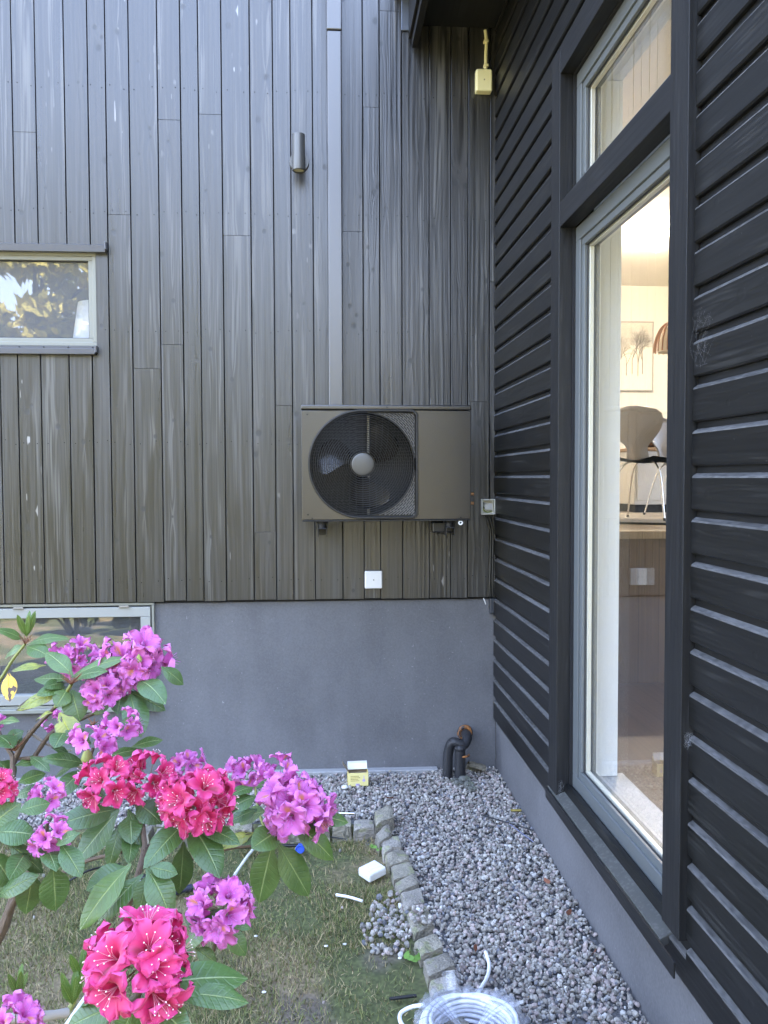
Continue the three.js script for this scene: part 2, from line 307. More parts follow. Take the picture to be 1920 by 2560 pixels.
  for (const s of scr) part('screw', s, M.gasket, w1);
  // basement window, hinged at the top
  const w2 = sub('window', house); w2.userData.label = 'low basement window with pale frame and two top hinges';
  fr(-2.9, -1.752, 0.372, 0.905, 0.014, -0.06, -0.012, M.frameLight, 'frame', w2);
  fr(-2.884, -1.770, 0.392, 0.884, 0.050, -0.055, -0.006, std({ color: rgb(0.30, 0.30, 0.27), roughness: 0.5 }), 'sash', w2);
  part('pane', box(-2.834, -1.82, 0.442, 0.834, -0.034, -0.031), M.glassBase, w2);
  for (const x of [-2.42, -1.90]) part('hinge', [rbox(x - 0.024, x + 0.024, 0.884, 0.893, -0.012, 0.002, 0.003, 'x'), cyl(V(x - 0.026, 0.886, 0.002), V(x + 0.026, 0.886, 0.002), 0.003)], std({ color: rgb(0.25, 0.22, 0.17), roughness: 0.5, metalness: 0.4 }), w2);
  part('sill', rbox(-2.92, -1.74, 0.352, 0.374, -0.05, 0.01, 0.004, 'x'), M.frameLight, w2);
}
// flashing plate on the wall beside the eave
tag(part('eave_flashing', rbox(-0.483, -0.40, 3.79, 4.4, 0.002, 0.012, 0.003), std({ color: rgb(0.14, 0.16, 0.2), roughness: 0.3, metalness: 0.4 })), 'smooth metal flashing plate on the boards beside the dark eave', 'flashing');

// ---------------------------------------------------------------- wing: horizontal siding, window, eave, room
const wing = thing('house_wing', 'wing of the house with black horizontal siding and a tall window', 'house');
const SP = 0.1068, E0 = 0.363;                              // siding spacing and a reference edge height
{
  // profile of one board in (x, y): face, bevelled top lip, tucked tongue
  const prof = (y0) => [[0.014, y0 - SP + 0.024], [0.0, y0 - SP + 0.024], [-0.004, y0 - SP + 0.028], [-0.004, y0 - 0.005], [-0.002, y0 - 0.001], [0.008, y0 + 0.006], [0.012, y0 + 0.038], [0.027, y0 + 0.038], [0.027, y0 - SP + 0.024]];
  const sid = (y0, za, zb, flatBottom) => {
    let p = prof(y0); if (flatBottom) p = p.map(([x, y]) => [x, y < y0 - 0.03 ? 0.272 : y]);
    const s = new THREE.Shape(p.map(q => new THREE.Vector2(...q)));
    const g = new THREE.ExtrudeGeometry(s, { depth: zb - za, bevelEnabled: false }).translate(0, 0, za);
    const gu = uvm(g, 'z', 0, 0), pp = gu.attributes.position, uu = gu.attributes.uv, vo = rr(0, 4);
    for (let i = 0; i < pp.count; i++) uu.setXY(i, pp.getY(i) - y0 + 0.5, pp.getZ(i) + vo);
    const bd = part('siding_board', gu, M.siding, wing);
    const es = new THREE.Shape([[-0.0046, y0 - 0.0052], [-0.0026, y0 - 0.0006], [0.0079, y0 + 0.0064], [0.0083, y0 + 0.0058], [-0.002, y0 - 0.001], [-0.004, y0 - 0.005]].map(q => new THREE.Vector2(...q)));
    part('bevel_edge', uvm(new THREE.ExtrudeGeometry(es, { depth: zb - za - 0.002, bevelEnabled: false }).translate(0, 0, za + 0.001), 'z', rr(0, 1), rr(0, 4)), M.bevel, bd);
  };
  for (let k = 0; E0 + k * SP < 3.95; k++) {
    const y = E0 + k * SP;
    const j = rr(-0.0015, 0.0015);
    if (y < 3.10) { sid(y + j, 0.002, 1.147, k === 0); sid(y + j, 2.343, 3.45, k === 0); if (k === 0) sid(y + j - 0.02, 1.147, 2.343, true); }
    else sid(y + j, 0.002, 3.45, false);
  }
  // wall behind the siding with the window opening, foundation
  const wcore = extr([[0, 0.26], [-3.45, 0.26], [-3.45, 3.95], [0, 3.95]], 0.16, 0, [[[-1.262, 0.36], [-2.235, 0.36], [-2.235, 3.0], [-1.262, 3.0]]]).rotateY(Math.PI / 2).translate(0.027, 0, 0);
  part('wall_core', wcore, M.dark, wing);
  part('inner_wall_face', extr([[6, 0.2], [-3.45, 0.2], [-3.45, 3.95], [6, 3.95]], 0.012, 0, [[[-1.262, 0.36], [-2.235, 0.36], [-2.235, 3.0], [-1.262, 3.0]]]).rotateY(Math.PI / 2).translate(0.1875, 0, 0), M.wallIn, wing);
  part('wall_foundation', box(0.016, 0.24, -0.3, 0.268, -0.02, 3.45, 'z'), M.plaster, wing);
  // window surround
  const tx = -0.024;
  part('trim_board', rbox(tx, 0.028, 0.272, 3.10, 1.147, 1.256, 0.003, 'y'), M.trim, wing);
  part('trim_board', rbox(tx, 0.028, 0.385, 3.98, 2.238, 2.343, 0.003, 'y'), M.trim, wing);
  part('trim_board', rbox(tx + 0.002, 0.028, 3.004, 3.102, 1.256, 2.238, 0.003, 'z'), M.trim, wing);
  part('trim_board', rbox(tx + 0.002, 0.036, 2.451, 2.543, 1.256, 2.238, 0.003, 'z'), M.trim, wing);
  part('jamb_board', rbox(0.028, 0.075, 0.33, 3.004, 1.226, 1.256, 0.002, 'y'), M.jamb, wing);
  part('jamb_board', rbox(0.028, 0.075, 0.36, 3.004, 2.238, 2.268, 0.002, 'y'), M.jamb, wing);
  part('head_board', rbox(0.028, 0.075, 3.004, 3.03, 1.256, 2.238, 0.002, 'z'), M.jamb, wing);
  const w = sub('window', wing); w.userData.label = 'tall window with grey frame, fixed pane below and smaller pane above';
  const frz = (y0, y1, x0, x1, t, za, zb, mat, name) => part(name, [rbox(x0, x1, y1 - t, y1, za, zb, 0.003, 'z'), rbox(x0, x1, y0, y0 + t, za, zb, 0.003, 'z'), rbox(x0, x1, y0 + t, y1 - t, za, za + t), rbox(x0, x1, y0 + t, y1 - t, zb - t, zb)], mat, w);
  for (const [y0, y1] of [[0.372, 2.449], [2.545, 3.002]]) {
    frz(y0, y1, 0.038, 0.098, 0.052, 1.258, 2.236, M.frameGrey, 'frame');
    frz(y0 + 0.05, y1 - 0.05, 0.046, 0.104, 0.028, 1.308, 2.186, M.frameGrey, 'sash');
    frz(y0 + 0.076, y1 - 0.076, 0.0555, 0.0600, 0.006, 1.334, 2.160, M.gasket, 'gasket');
    frz(y0 + 0.074, y1 - 0.074, 0.0645, 0.0805, 0.013, 1.332, 2.162, M.spacer, 'spacer');
    part('pane', new THREE.PlaneGeometry(0.826, y1 - y0 - 0.152).rotateY(-Math.PI / 2).translate(0.0642, (y0 + y1) / 2, 1.747), M.glass, w);
    part('pane', new THREE.PlaneGeometry(0.826, y1 - y0 - 0.152).rotateY(-Math.PI / 2).translate(0.0848, (y0 + y1) / 2, 1.747), M.glass, w);
  }
  part('outer_sill', uvm(extr([[-0.030, 0.320], [-0.028, 0.336], [0.042, 0.366], [0.042, 0.340], [-0.020, 0.312]], 1.09, 0.002).translate(0, 0, 1.15), 'z'), M.sill, w);
  part('sill_nose', rbox(-0.036, -0.0305, 0.290, 0.334, 1.15, 2.343, 0.002, 'z'), M.trim, w);
  // inside lining and sill
  part('lining', [box(0.1045, 0.206, 0.412, 2.978, 1.240, 1.272), box(0.1045, 0.206, 0.412, 2.978, 2.226, 2.258), box(0.1045, 0.206, 2.98, 2.997, 1.264, 2.233, 'z'), box(0.1045, 0.204, 2.455, 2.54, 1.274, 2.224, 'z')], M.reveal, w);
  part('inner_sill', rbox(0.104, 0.24, 0.385, 0.41, 1.235, 2.262, 0.004, 'z'), std({ color: rgb(0.42, 0.42, 0.41), roughness: 0.35 }), w);
  // eave
  part('soffit', [box(-0.40, 0.03, 3.822, 3.842, 0.002, 3.6, 'z')], M.soffit, wing);
  part('fascia', [rbox(-0.432, -0.40, 3.70, 3.96, 0.02, 3.62, 0.003, 'z'), rbox(-0.447, -0.4325, 3.745, 3.97, 0.015, 3.62, 0.003, 'z')], M.trim, wing);
  part('roof', uvm(extr([[-0.52, 3.96], [3, 4.75], [6.4, 3.96], [6.4, 4.08], [3, 4.9], [-0.52, 4.08]], 10).translate(0, 0, -6.2), 'z'), M.dark, wing);
  // the room
  const addedOpening = [[-5.0, 1.4], [1.6, 1.4], [1.6, 3.6], [-5.0, 3.6]];  // unseen side wall opening, added to let sky light into the room
  part('room_wall', [box(0.2, 5.0, 0.2, 3.9, -5.55, -5.35), extr([[0.2, 0.2], [5.0, 0.2], [5.0, 3.9], [0.2, 3.9]], 0.15, 0, [[[0.35, 0.32], [2.3, 0.32], [2.3, 2.7], [0.35, 2.7]]]).translate(0, 0, 3.3), extr([[5.5, 0.2], [-3.45, 0.2], [-3.45, 3.9], [5.5, 3.9]], 0.1, 0, [addedOpening.map(([z, y]) => [-z, y])]).rotateY(Math.PI / 2).translate(5.0, 0, 0)], M.wallIn, wing);  // the gable hole is added as well, to brighten the window lining
  part('gable_wall', [box(0, 5.1, 3.9, 4.0, 3.35, 3.45, 'x'), box(0, 5.1, 0, 0.26, 3.3, 3.45, 'x'), box(0, 5.1, 3.9, 4.0, -5.5, -5.4, 'x')], boardMats[1], wing);
  part('ceiling', box(0.2, 5.1, 3.77, 3.82, -5.5, 3.4, 'x'), M.ceilIn, wing);
  part('stair_front', box(0.2, 5.0, 0.1, 1.17, -0.60, -0.55), std({ map: brownMap, roughness: 0.5 }), wing);  // brown colour stands in for the board wall mirrored in the pane
  part('upper_floor', box(0.2, 5.0, 1.17, 1.215, -5.4, -0.53, 'z'), std({ map: oakMap, roughness: 0.35 }), wing);
  part('lower_floor', box(0.2, 5.0, 0.1, 0.30, -0.55, 3.35, 'z'), std({ map: brownMap, roughness: 0.4 }), wing);  // same brown, painting the reflection of the boards into the floor
  part('skirting', [box(0.2, 5.0, 1.215, 1.30, -5.352, -5.335, 'x')], std({ color: rgb(0.33, 0.30, 0.26), roughness: 0.7 }), wing);
}

// ---------------------------------------------------------------- furniture seen through the window
function inRoom(px, py, depth) { return at(px, py, depth); }
{
  const FY = 1.215;
  const cp = inRoom(1600, 1300, 6.3);
  const chairAt = (x, z, turn, label) => {
    const c = thing('dining_chair', label, 'chair', [x, FY, z], 'chairs at the dining table'); c.rotation.y = turn;
    const sh = std({ color: rgb(0.32, 0.29, 0.26), roughness: 0.4 });
    const n = 14, mk = (f) => { const g = new THREE.PlaneGeometry(1, 1, n, n), p = g.attributes.position; for (let i = 0; i < p.count; i++) { const [x2, y2, z2] = f(p.getX(i) * 2, p.getY(i) + 0.5); p.setXYZ(i, x2, y2, z2); } g.computeVertexNormals(); const b = g.clone(); b.translate(0, -0.006, -0.006); return [g, b]; };
    part('seat', mk((u, v) => { const w = 0.21 * Math.pow(Math.sin(Math.PI * (0.14 + 0.72 * v)), 0.5), d = v * 0.42; return [u * w, 0.45 + 0.025 * u * u - 0.02 * Math.sin(Math.PI * v) + (v > 0.85 ? -0.05 * (v - 0.85) : 0), 0.21 - d * 1 - 0]; }).map(g => g.scale(1, 1, -1)), sh, c);
    part('backrest', mk((u, v) => { const w = v < 0.25 ? lerp(0.085, 0.075, v / 0.25) : 0.075 + 0.13 * Math.sin(Math.PI * 0.5 * Math.min(1, (v - 0.25) / 0.5)); const e = v > 0.8 ? Math.sqrt(Math.max(0.02, 1 - Math.pow((v - 0.8) / 0.2, 2) * 0.9)) : 1; return [u * w * e, 0.45 + v * 0.38, -0.20 - 0.09 * v - 0.03 * u * u * 0 + 0.05 * u * u]; }), sh, c);
    for (const sx of [-1, 1]) for (const sz of [-1, 1]) { const l = part('leg', tube([V(0.03 * sx, 0.435, 0.03 * sz), V(0.10 * sx, 0.43, 0.09 * sz), V(0.15 * sx, 0.36, 0.13 * sz), V(0.22 * sx, 0.012, 0.21 * sz)], 0.007, 20, 8), M.chrome, c); part('foot', cyl(V(0.218 * sx, 0.03, 0.208 * sz), V(0.222 * sx, 0, 0.212 * sz), 0.010), M.rubber, l); }
    return c;
  };
  chairAt(cp.x + 0.02, cp.z + 0.05, 2.4, 'grey shell chair on chrome legs near the floor edge, seen through the tall window');
  const c2 = inRoom(1705, 1290, 6.9); chairAt(c2.x, c2.z, 0.6, 'grey shell chair half hidden behind the window post');
  const rug = thing('rug', 'grey oval rug under the chairs inside the window', 'rug', [cp.x + 0.5, FY, cp.z - 0.55]);
  part('pile', new THREE.CylinderGeometry(1.35, 1.35, 0.010, 48).translate(0, 0.007, 0), std({ color: rgb(0.30, 0.27, 0.23), roughness: 1 }), rug); part('rim', new THREE.TorusGeometry(1.355, 0.008, 6, 64).rotateX(Math.PI / 2).translate(0, 0.008, 0), M.dark, rug);
  const b = inRoom(1650, 1195, 7.6);
  const bench = thing('bench_cabinet', 'white storage bench behind the grey chair inside', 'cabinet', [b.x + 0.30, FY, b.z]);
  part('carcass', rbox(-0.62, 0.8, 0.08, 0.55, -0.22, 0.22, 0.006, 'x'), M.white, bench); part('plinth', box(-0.6, 0.78, 0, 0.08, -0.2, 0.19, 'x'), M.dark, bench);
  part('top', rbox(-0.64, 0.82, 0.552, 0.58, -0.24, 0.24, 0.004, 'x'), std({ color: rgb(0.45, 0.28, 0.15), roughness: 0.5 }), bench);
  for (const x of [-0.38, 0.1, 0.56]) part('drawer', rbox(x - 0.22, x + 0.22, 0.12, 0.52, 0.222, 0.236, 0.003, 'x'), M.white, bench);
  const cu = thing('cushion', 'brown striped cushion lying on the white bench', 'cushion', [b.x + 0.02, FY + 0.582, b.z + 0.02]);
  for (const [y, s, c] of [[0.05, 1, rgb(0.13, 0.07, 0.04)], [0.135, 0.92, rgb(0.32, 0.20, 0.12)]]) { const g = new THREE.SphereGeometry(1, 24, 14), p = g.attributes.position; for (let i = 0; i < p.count; i++) { const q = [p.getX(i), p.getY(i), p.getZ(i)].map(t => Math.sign(t) * Math.pow(Math.abs(t), 0.6)); p.setXYZ(i, q[0] * 0.26 * s, q[1] * 0.05, q[2] * 0.2 * s); } g.computeVertexNormals(); part('cover', g.translate(0, y, 0), std({ color: c, roughness: 0.95 }), cu); }
  // picture of bare winter trees
  const f0 = inRoom(1560, 795, 9.6), f1 = inRoom(1655, 972, 9.6), pz = -5.345;
  const cv = document.createElement('canvas'); cv.width = 320; cv.height = 320; const q = cv.getContext('2d');
  const gr = q.createLinearGradient(0, 0, 0, 320); gr.addColorStop(0, '#c9c4b6'); gr.addColorStop(0.3, '#b5b0a4'); gr.addColorStop(0.36, '#d9d3c2'); gr.addColorStop(1, '#e2dcc8'); q.fillStyle = gr; q.fillRect(0, 0, 320, 320);
  const branch = (x, y, a, l, w2) => { if (l < 5) return; const x2 = x + Math.cos(a) * l, y2 = y + Math.sin(a) * l; q.strokeStyle = `rgba(58,50,42,${Math.min(0.95, 0.4 + w2 * 0.2)})`; q.lineWidth = w2; q.beginPath(); q.moveTo(x, y); q.lineTo(x2, y2); q.stroke(); const n = 2 + (rnd() > 0.4 ? 1 : 0); for (let i = 0; i < n; i++) branch(x2, y2, a + rr(-0.6, 0.6), l * rr(0.6, 0.8), w2 * 0.65); };
  for (const x of [30, 75, 120, 165, 200, 235, 262]) { branch(x, 255 + rr(-10, 8), -Math.PI / 2, 50 + rr(0, 22), 3.2 + rnd()); }
  const pt = new THREE.CanvasTexture(cv); pt.colorSpace = THREE.SRGBColorSpace;
  const pic = thing('picture', 'framed pale picture of bare winter trees on the inner wall', 'picture', [(f0.x + f1.x) / 2 - 0.12, (f0.y + f1.y) / 2, pz]);
  const pw = f1.x - f0.x + 0.24, ph = f0.y - f1.y;
  part('print', new THREE.PlaneGeometry(pw - 0.03, ph - 0.03).translate(0, 0, 0.022), std({ map: pt, roughness: 0.5 }), pic);
  part('frame', [rbox(-pw / 2, pw / 2, ph / 2 - 0.015, ph / 2, 0, 0.03, 0.003, 'x'), rbox(-pw / 2, pw / 2, -ph / 2, -ph / 2 + 0.015, 0, 0.03, 0.003, 'x'), rbox(-pw / 2, -pw / 2 + 0.015, -ph / 2, ph / 2, 0, 0.028), rbox(pw / 2 - 0.015, pw / 2, -ph / 2, ph / 2, 0, 0.028), box(-pw / 2 + 0.004, pw / 2 - 0.004, -ph / 2 + 0.004, ph / 2 - 0.004, 0.002, 0.018)], std({ color: rgb(0.35, 0.33, 0.3), roughness: 0.4 }), pic);
  // pendant of thin wooden ribs, lit
  const pp = inRoom(1684, 880, 6.8), pend = thing('pendant_lamp', 'dome pendant lamp of thin reddish wooden ribs inside the window', 'lamp', [pp.x, pp.y, pp.z]);
  const wl = std({ color: rgb(0.42, 0.22, 0.12), roughness: 0.6 });
  for (let i = 0; i < 22; i++) { const a = i / 22 * Math.PI * 2, pts = []; for (let k = 0; k <= 6; k++) { const t = k / 6 * 1.4, r = 0.15 * Math.cos(t * 0.95) + 0.005; pts.push(V(Math.cos(a) * r, 0.24 * Math.sin(t) / Math.sin(1.4), Math.sin(a) * r)); } part('rib', tube(pts, 0.006, 8, 5), wl, pend); }
  part('inner_shade', new THREE.SphereGeometry(0.125, 24, 12, 0, Math.PI * 2, 0, Math.PI / 2).scale(1, 1.75, 1), std({ color: rgb(0.75, 0.66, 0.52), roughness: 0.9, side: THREE.DoubleSide }), pend);
  part('cord', cyl(V(0, 0.22, 0), V(0, 3.77 - pp.y, 0), 0.003), M.rubber, pend);
  // lit ceiling lamp
  const lp = inRoom(1632, 583, 7.6), cl = thing('ceiling_lamp', 'small lit ceiling lamp above the dining chairs inside', 'lamp', [lp.x, 3.77, lp.z]);
  part('base', new THREE.CylinderGeometry(0.05, 0.055, 0.03, 20).translate(0, -0.016, 0), M.chrome, cl);
  for (let i = 0; i < 3; i++) { const a = i * 2.1 + 0.4, d = V(Math.cos(a) * 0.09, -0.045, Math.sin(a) * 0.09); const sp = part('spot', [cyl(d.clone().multiplyScalar(0.35), d, 0.008), cyl(d.clone().add(V(0, 0.02, 0)), d.clone().add(V(0, -0.05, 0)), 0.026, 0.022)], M.chrome, cl); part('bulb', new THREE.SphereGeometry(0.022, 14, 10).translate(d.x, d.y - 0.056, d.z), std({ color: 0xffffff, emissive: rgb(1, 0.82, 0.55), emissiveIntensity: 1.2 }), sp); }
  const li = new THREE.PointLight(rgb(1, 0.86, 0.66), 1.7, 0, 2); li.position.set(0, -0.14, 0); li.shadow.radius = 3; li.castShadow = true; cl.add(li);
  // shade in the upper left window
  const ls = thing('hanging_lamp', 'white drum lampshade hanging behind the upper window', 'lamp', [-2.10, 2.25, -0.42]);
  const prf = []; for (let i = 0; i <= 8; i++) prf.push(new THREE.Vector2(lerp(0.15, 0.115, i / 8), lerp(0, 0.24, i / 8)));
  part('shade', new THREE.LatheGeometry(prf, 32), std({ color: rgb(0.8, 0.79, 0.74), roughness: 0.9, side: THREE.DoubleSide }), ls);
  for (const x of [-0.03, 0.03]) part('cord', cyl(V(x, 0.22, 0), V(x, 1.35, 0), 0.003), M.white, ls);
}

// ---------------------------------------------------------------- heat pump unit
{
  const ac = thing('heat_pump_unit', 'dark metal heat pump outdoor unit with round fan grille on the board wall', 'heat pump', [-0.59, 1.335, 0]);
  const paint = std({ color: rgb(0.098, 0.093, 0.086), roughness: 0.28, metalness: 0.85, bumpMap: metalBump, bumpScale: 0.00015 });
  const blk = std({ color: rgb(0.009, 0.009, 0.0095), roughness: 0.4 });
  const gx = -0.114, gy = 0.265, R = 0.250, RX = 0.141;     // grille centre and radius in unit coordinates, right edge
  const hole = new THREE.Path();                           // round on the left, squared with soft corners on the right
  const outline = (p, o) => { const r = R + o, x1 = RX + o; p.moveTo(gx, gy + r); p.absarc(gx, gy, r, Math.PI / 2, Math.PI * 1.5, false); p.lineTo(x1 - 0.03, gy - r); p.absarc(x1 - 0.03, gy - r + 0.03, 0.03, -Math.PI / 2, 0, false); p.lineTo(x1, gy + r - 0.03); p.absarc(x1 - 0.03, gy + r - 0.03, 0.03, 0, Math.PI / 2, false); p.lineTo(gx, gy + r); };
  outline(hole, 0);
  const rr2 = (x0, y0, x1, y1, r) => { const s = new THREE.Shape(); s.moveTo(x0 + r, y0); s.lineTo(x1 - r, y0); s.absarc(x1 - r, y0 + r, r, -Math.PI / 2, 0, false); s.lineTo(x1, y1 - r); s.absarc(x1 - r, y1 - r, r, 0, Math.PI / 2, false); s.lineTo(x0 + r, y1); s.absarc(x0 + r, y1 - r, r, Math.PI / 2, Math.PI, false); s.lineTo(x0, y0 + r); s.absarc(x0 + r, y0 + r, r, Math.PI, Math.PI * 1.5, false); return s; };
  const fs = rr2(-0.4, 0.004, 0.4, 0.517, 0.004); fs.holes.push(hole);
  part('front_panel', uvm(new THREE.ExtrudeGeometry(fs, { depth: 0.010, bevelEnabled: true, bevelSize: 0.003, bevelThickness: 0.003, bevelOffset: -0.003, bevelSegments: 3, curveSegments: 40 }).translate(0, 0, 0.356), 'y'), paint, ac);
  part('side_panel', rbox(-0.4, -0.39, 0.004, 0.517, 0.09, 0.355, 0.002), paint, ac);
  part('side_panel', rbox(0.382, 0.4, 0.004, 0.517, 0.09, 0.355, 0.003), paint, ac);
  part('lid', rbox(-0.402, 0.402, 0.520, 0.543, 0.085, 0.372, 0.007, 'x', 3), paint, ac);
  part('base_tray', rbox(-0.398, 0.398, -0.004, 0.003, 0.09, 0.368, 0.0015, 'x'), blk, ac);
  part('inner_box', [box(-0.39, 0.165, 0.006, 0.515, 0.098, 0.104, 'x'), box(0.160, 0.166, 0.006, 0.515, 0.104, 0.354), box(-0.389, -0.386, 0.006, 0.515, 0.104, 0.354), box(-0.386, 0.160, 0.003, 0.006, 0.104, 0.354, 'x'), box(-0.386, 0.160, 0.515, 0.518, 0.104, 0.354, 'x')], blk, ac);
  const fins = []; for (let i = 0; i < 30; i++) fins.push(box(-0.38, 0.15, 0.02 + i * 0.0165, 0.0225 + i * 0.0165, 0.106, 0.122, 'x')); part('coil_fins', fins, std({ color: rgb(0.025, 0.024, 0.022), roughness: 0.4, metalness: 0.5 }), ac).userData.kind = 'stuff';
  // raised lip round the opening
  const lip = new THREE.Shape(); outline(lip, 0.007); const lh = new THREE.Path(); outline(lh, -0.004); lip.holes.push(lh);
  part('grille_rim', new THREE.ExtrudeGeometry(lip, { depth: 0.004, bevelEnabled: true, bevelSize: 0.0025, bevelThickness: 0.0025, bevelOffset: -0.0025, bevelSegments: 2, curveSegments: 48 }).translate(0, 0, 0.3705), blk, ac);
  // fan
  const fan = sub('fan', ac); const fm = std({ color: rgb(0.035, 0.031, 0.024), roughness: 0.22 }), gm = std({ color: rgb(0.014, 0.0135, 0.013), roughness: 0.35 });
  part('fan_hub', new THREE.CylinderGeometry(0.06, 0.065, 0.07, 28).rotateX(Math.PI / 2).translate(gx, gy, 0.27), fm, fan);
  for (let k = 0; k < 3; k++) {
    const g = new THREE.PlaneGeometry(1, 1, 14, 14), p = g.attributes.position;
    for (let i = 0; i < p.count; i++) { const u = p.getX(i) + 0.5, v = p.getY(i) + 0.5, r = lerp(0.055, 0.215, v), w = lerp(0.75, 1.15, Math.sin(v * Math.PI * 0.62)), a = k * Math.PI * 2 / 3 + 0.52 + (u - 0.5) * w * (1 - 0.5 * Math.pow(v, 6)) + 0.35 * v; p.setXYZ(i, gx + Math.cos(a) * r, gy + Math.sin(a) * r, 0.262 + (u - 0.5) * 0.085 + 0.012 * Math.sin(u * Math.PI)); }
    g.computeVertexNormals(); const bk = g.clone().translate(0, 0, -0.004); part('fan_blade', [g, bk], fm, fan);
  }
  const struts = []; for (const x of [gx + 0.037]) struts.push(rbox(x - 0.007, x + 0.007, 0.02, 0.51, 0.17, 0.185, 0.003)); part('motor_bracket', struts, std({ color: rgb(0.30, 0.29, 0.26), roughness: 0.35, metalness: 0.7 }), ac);
  // grille rings and short staggered links
  const gr = sub('grille', ac), N = 19;
  for (let k = 0; k < N; k++) { const r = 0.058 + k * (0.242 - 0.058) / (N - 1); part('grille_ring', new THREE.TorusGeometry(r, 0.0018, 6, 72).translate(gx, gy, 0.3705 + 0.002 * Math.cos(k / N * 1.5)), gm, gr); }
  const lk = []; for (let k = 0; k < N - 1; k++) { const r0 = 0.058 + k * (0.184) / (N - 1), r1 = r0 + 0.184 / (N - 1), n = 12 + Math.round(k * 2.0); for (let j = 0; j < n; j++) { const a = (j + (k % 2) * 0.5) / n * Math.PI * 2; lk.push(cyl(V(gx + Math.cos(a) * r0, gy + Math.sin(a) * r0, 0.369), V(gx + Math.cos(a) * r1, gy + Math.sin(a) * r1, 0.369), 0.0012, 0.0012, 4, true)); } }
  part('grille_links', lk, gm, gr).userData.kind = 'stuff';
  part('hub_cap', new THREE.SphereGeometry(0.053, 32, 10, 0, Math.PI * 2, 0, Math.PI / 2).scale(1, 0.14, 1).rotateX(Math.PI / 2).translate(gx, gy, 0.372), std({ color: rgb(0.10, 0.095, 0.085), roughness: 0.4, metalness: 0.3 }), gr);
  // two closed corner fields with woven ribs
  for (const s of [1, -1]) {
    const cs = new THREE.Shape(), a0 = Math.PI / 2 - 0.1, R2 = 0.245; const x1 = RX - 0.005, y1 = R - 0.006;
    cs.moveTo(gx + R2 * Math.cos(a0), s * y1); cs.lineTo(x1 - 0.026, s * y1); cs.quadraticCurveTo(x1, s * y1, x1, s * (y1 - 0.026)); cs.lineTo(x1, s * 0.03);
    for (let i = 0; i <= 20; i++) { const a = lerp(0.12, a0, i / 20); cs.lineTo(Math.min(x1 - 0.0005, gx + R2 * Math.cos(a)), s * R2 * Math.sin(a)); }
    const cf = sub('grille_corner', gr); const pm = std({ color: rgb(0.15, 0.14, 0.125), roughness: 0.42, metalness: 0.2 });
    part('corner_plate', new THREE.ExtrudeGeometry(cs, { depth: 0.004, bevelEnabled: false }).translate(0, gy, 0.356), blk, gr); gr.remove(cf);
    const ribs = [], inside = (x, y) => x < x1 - 0.004 && y < y1 - 0.004 && Math.hypot(x - gx, y) > R2 + 0.003 && !(x > x1 - 0.022 && y > y1 - 0.022 && Math.hypot(x - x1 + 0.022, y - y1 + 0.022) > 0.022) && x > gx + 0.02;
    for (let k = 0; k < 12; k++) { const r = R2 + 0.006 + k * 0.0088; const n = 90; for (let i = 0; i < n; i++) { const a = lerp(0.1, Math.PI / 2, i / n), b = lerp(0.1, Math.PI / 2, (i + 1) / n), xa = gx + r * Math.cos(a), ya = r * Math.sin(a), xb = gx + r * Math.cos(b), yb = r * Math.sin(b); if (inside(xa, ya) && inside(xb, yb)) { ribs.push(cyl(V(xa, gy + s * ya, 0.3622), V(xb, gy + s * yb, 0.3622), 0.0022, 0.0022, 5, true)); if ((i + k * 3) % 7 === 0) { const xc = gx + (r + 0.0088) * Math.cos(a + 0.03), yc = (r + 0.0088) * Math.sin(a + 0.03); if (inside(xc, yc)) ribs.push(cyl(V(xa, gy + s * ya, 0.361), V(xc, gy + s * yc, 0.361), 0.002, 0.002, 5, true)); } } } }
    part('corner_ribs', ribs, pm, gr);
  }
  for (const [x, y] of [[-0.372, 0.497], [-0.372, 0.03], [0.146, 0.497], [0.146, 0.03], [0.0, 0.532], [0.0, 0.012], [-0.352, 0.012], [0.350, 0.012]]) part('screw', new THREE.CylinderGeometry(0.0045, 0.0045, 0.004, 10).rotateX(Math.PI / 2).translate(x, y, y > 0.52 ? 0.373 : 0.371), blk, ac);
  // wall brackets, rubber feet
  for (const x of [-0.305, 0.305]) {
    const b = sub('wall_bracket', ac);
    part('bracket_arm', [rbox(x - 0.02, x + 0.02, -0.040, -0.036, 0.004, 0.36, 0.0015, 'z'), rbox(x - 0.022, x - 0.018, -0.076, -0.036, 0.004, 0.355, 0.0015, 'z'), rbox(x + 0.018, x + 0.022, -0.076, -0.036, 0.004, 0.355, 0.0015, 'z')], M.black, b);
    part('rubber_foot', [cyl(V(x, -0.036, 0.315), V(x, -0.014, 0.315), 0.018), cyl(V(x, -0.014, 0.315), V(x, -0.004, 0.315), 0.026), rbox(x - 0.028, x + 0.028, -0.014, -0.009, 0.29, 0.34, 0.002)], M.rubber, b);
    part('wall_rail', rbox(x - 0.02, x + 0.02, -0.09, 0.35, 0.003, 0.012, 0.003), M.black, b);
  }
  part('drip_tray', rbox(0.225, 0.335, -0.064, -0.012, 0.22, 0.30, 0.008, 'x', 2), M.black, ac);
  part('drain_nozzle', [new THREE.TorusGeometry(0.008, 0.004, 8, 16).translate(0.352, -0.014, 0.362)], M.white, ac);
  const brass = std({ color: rgb(0.55, 0.28, 0.13), roughness: 0.3, metalness: 1 });
  for (const y of [0.120, 0.074]) part('copper_valve', [cyl(V(0.400, y, 0.2), V(0.442, y, 0.2), 0.006), cyl(V(0.428, y, 0.2), V(0.444, y, 0.2), 0.009, 0.009, 6)], brass, ac);
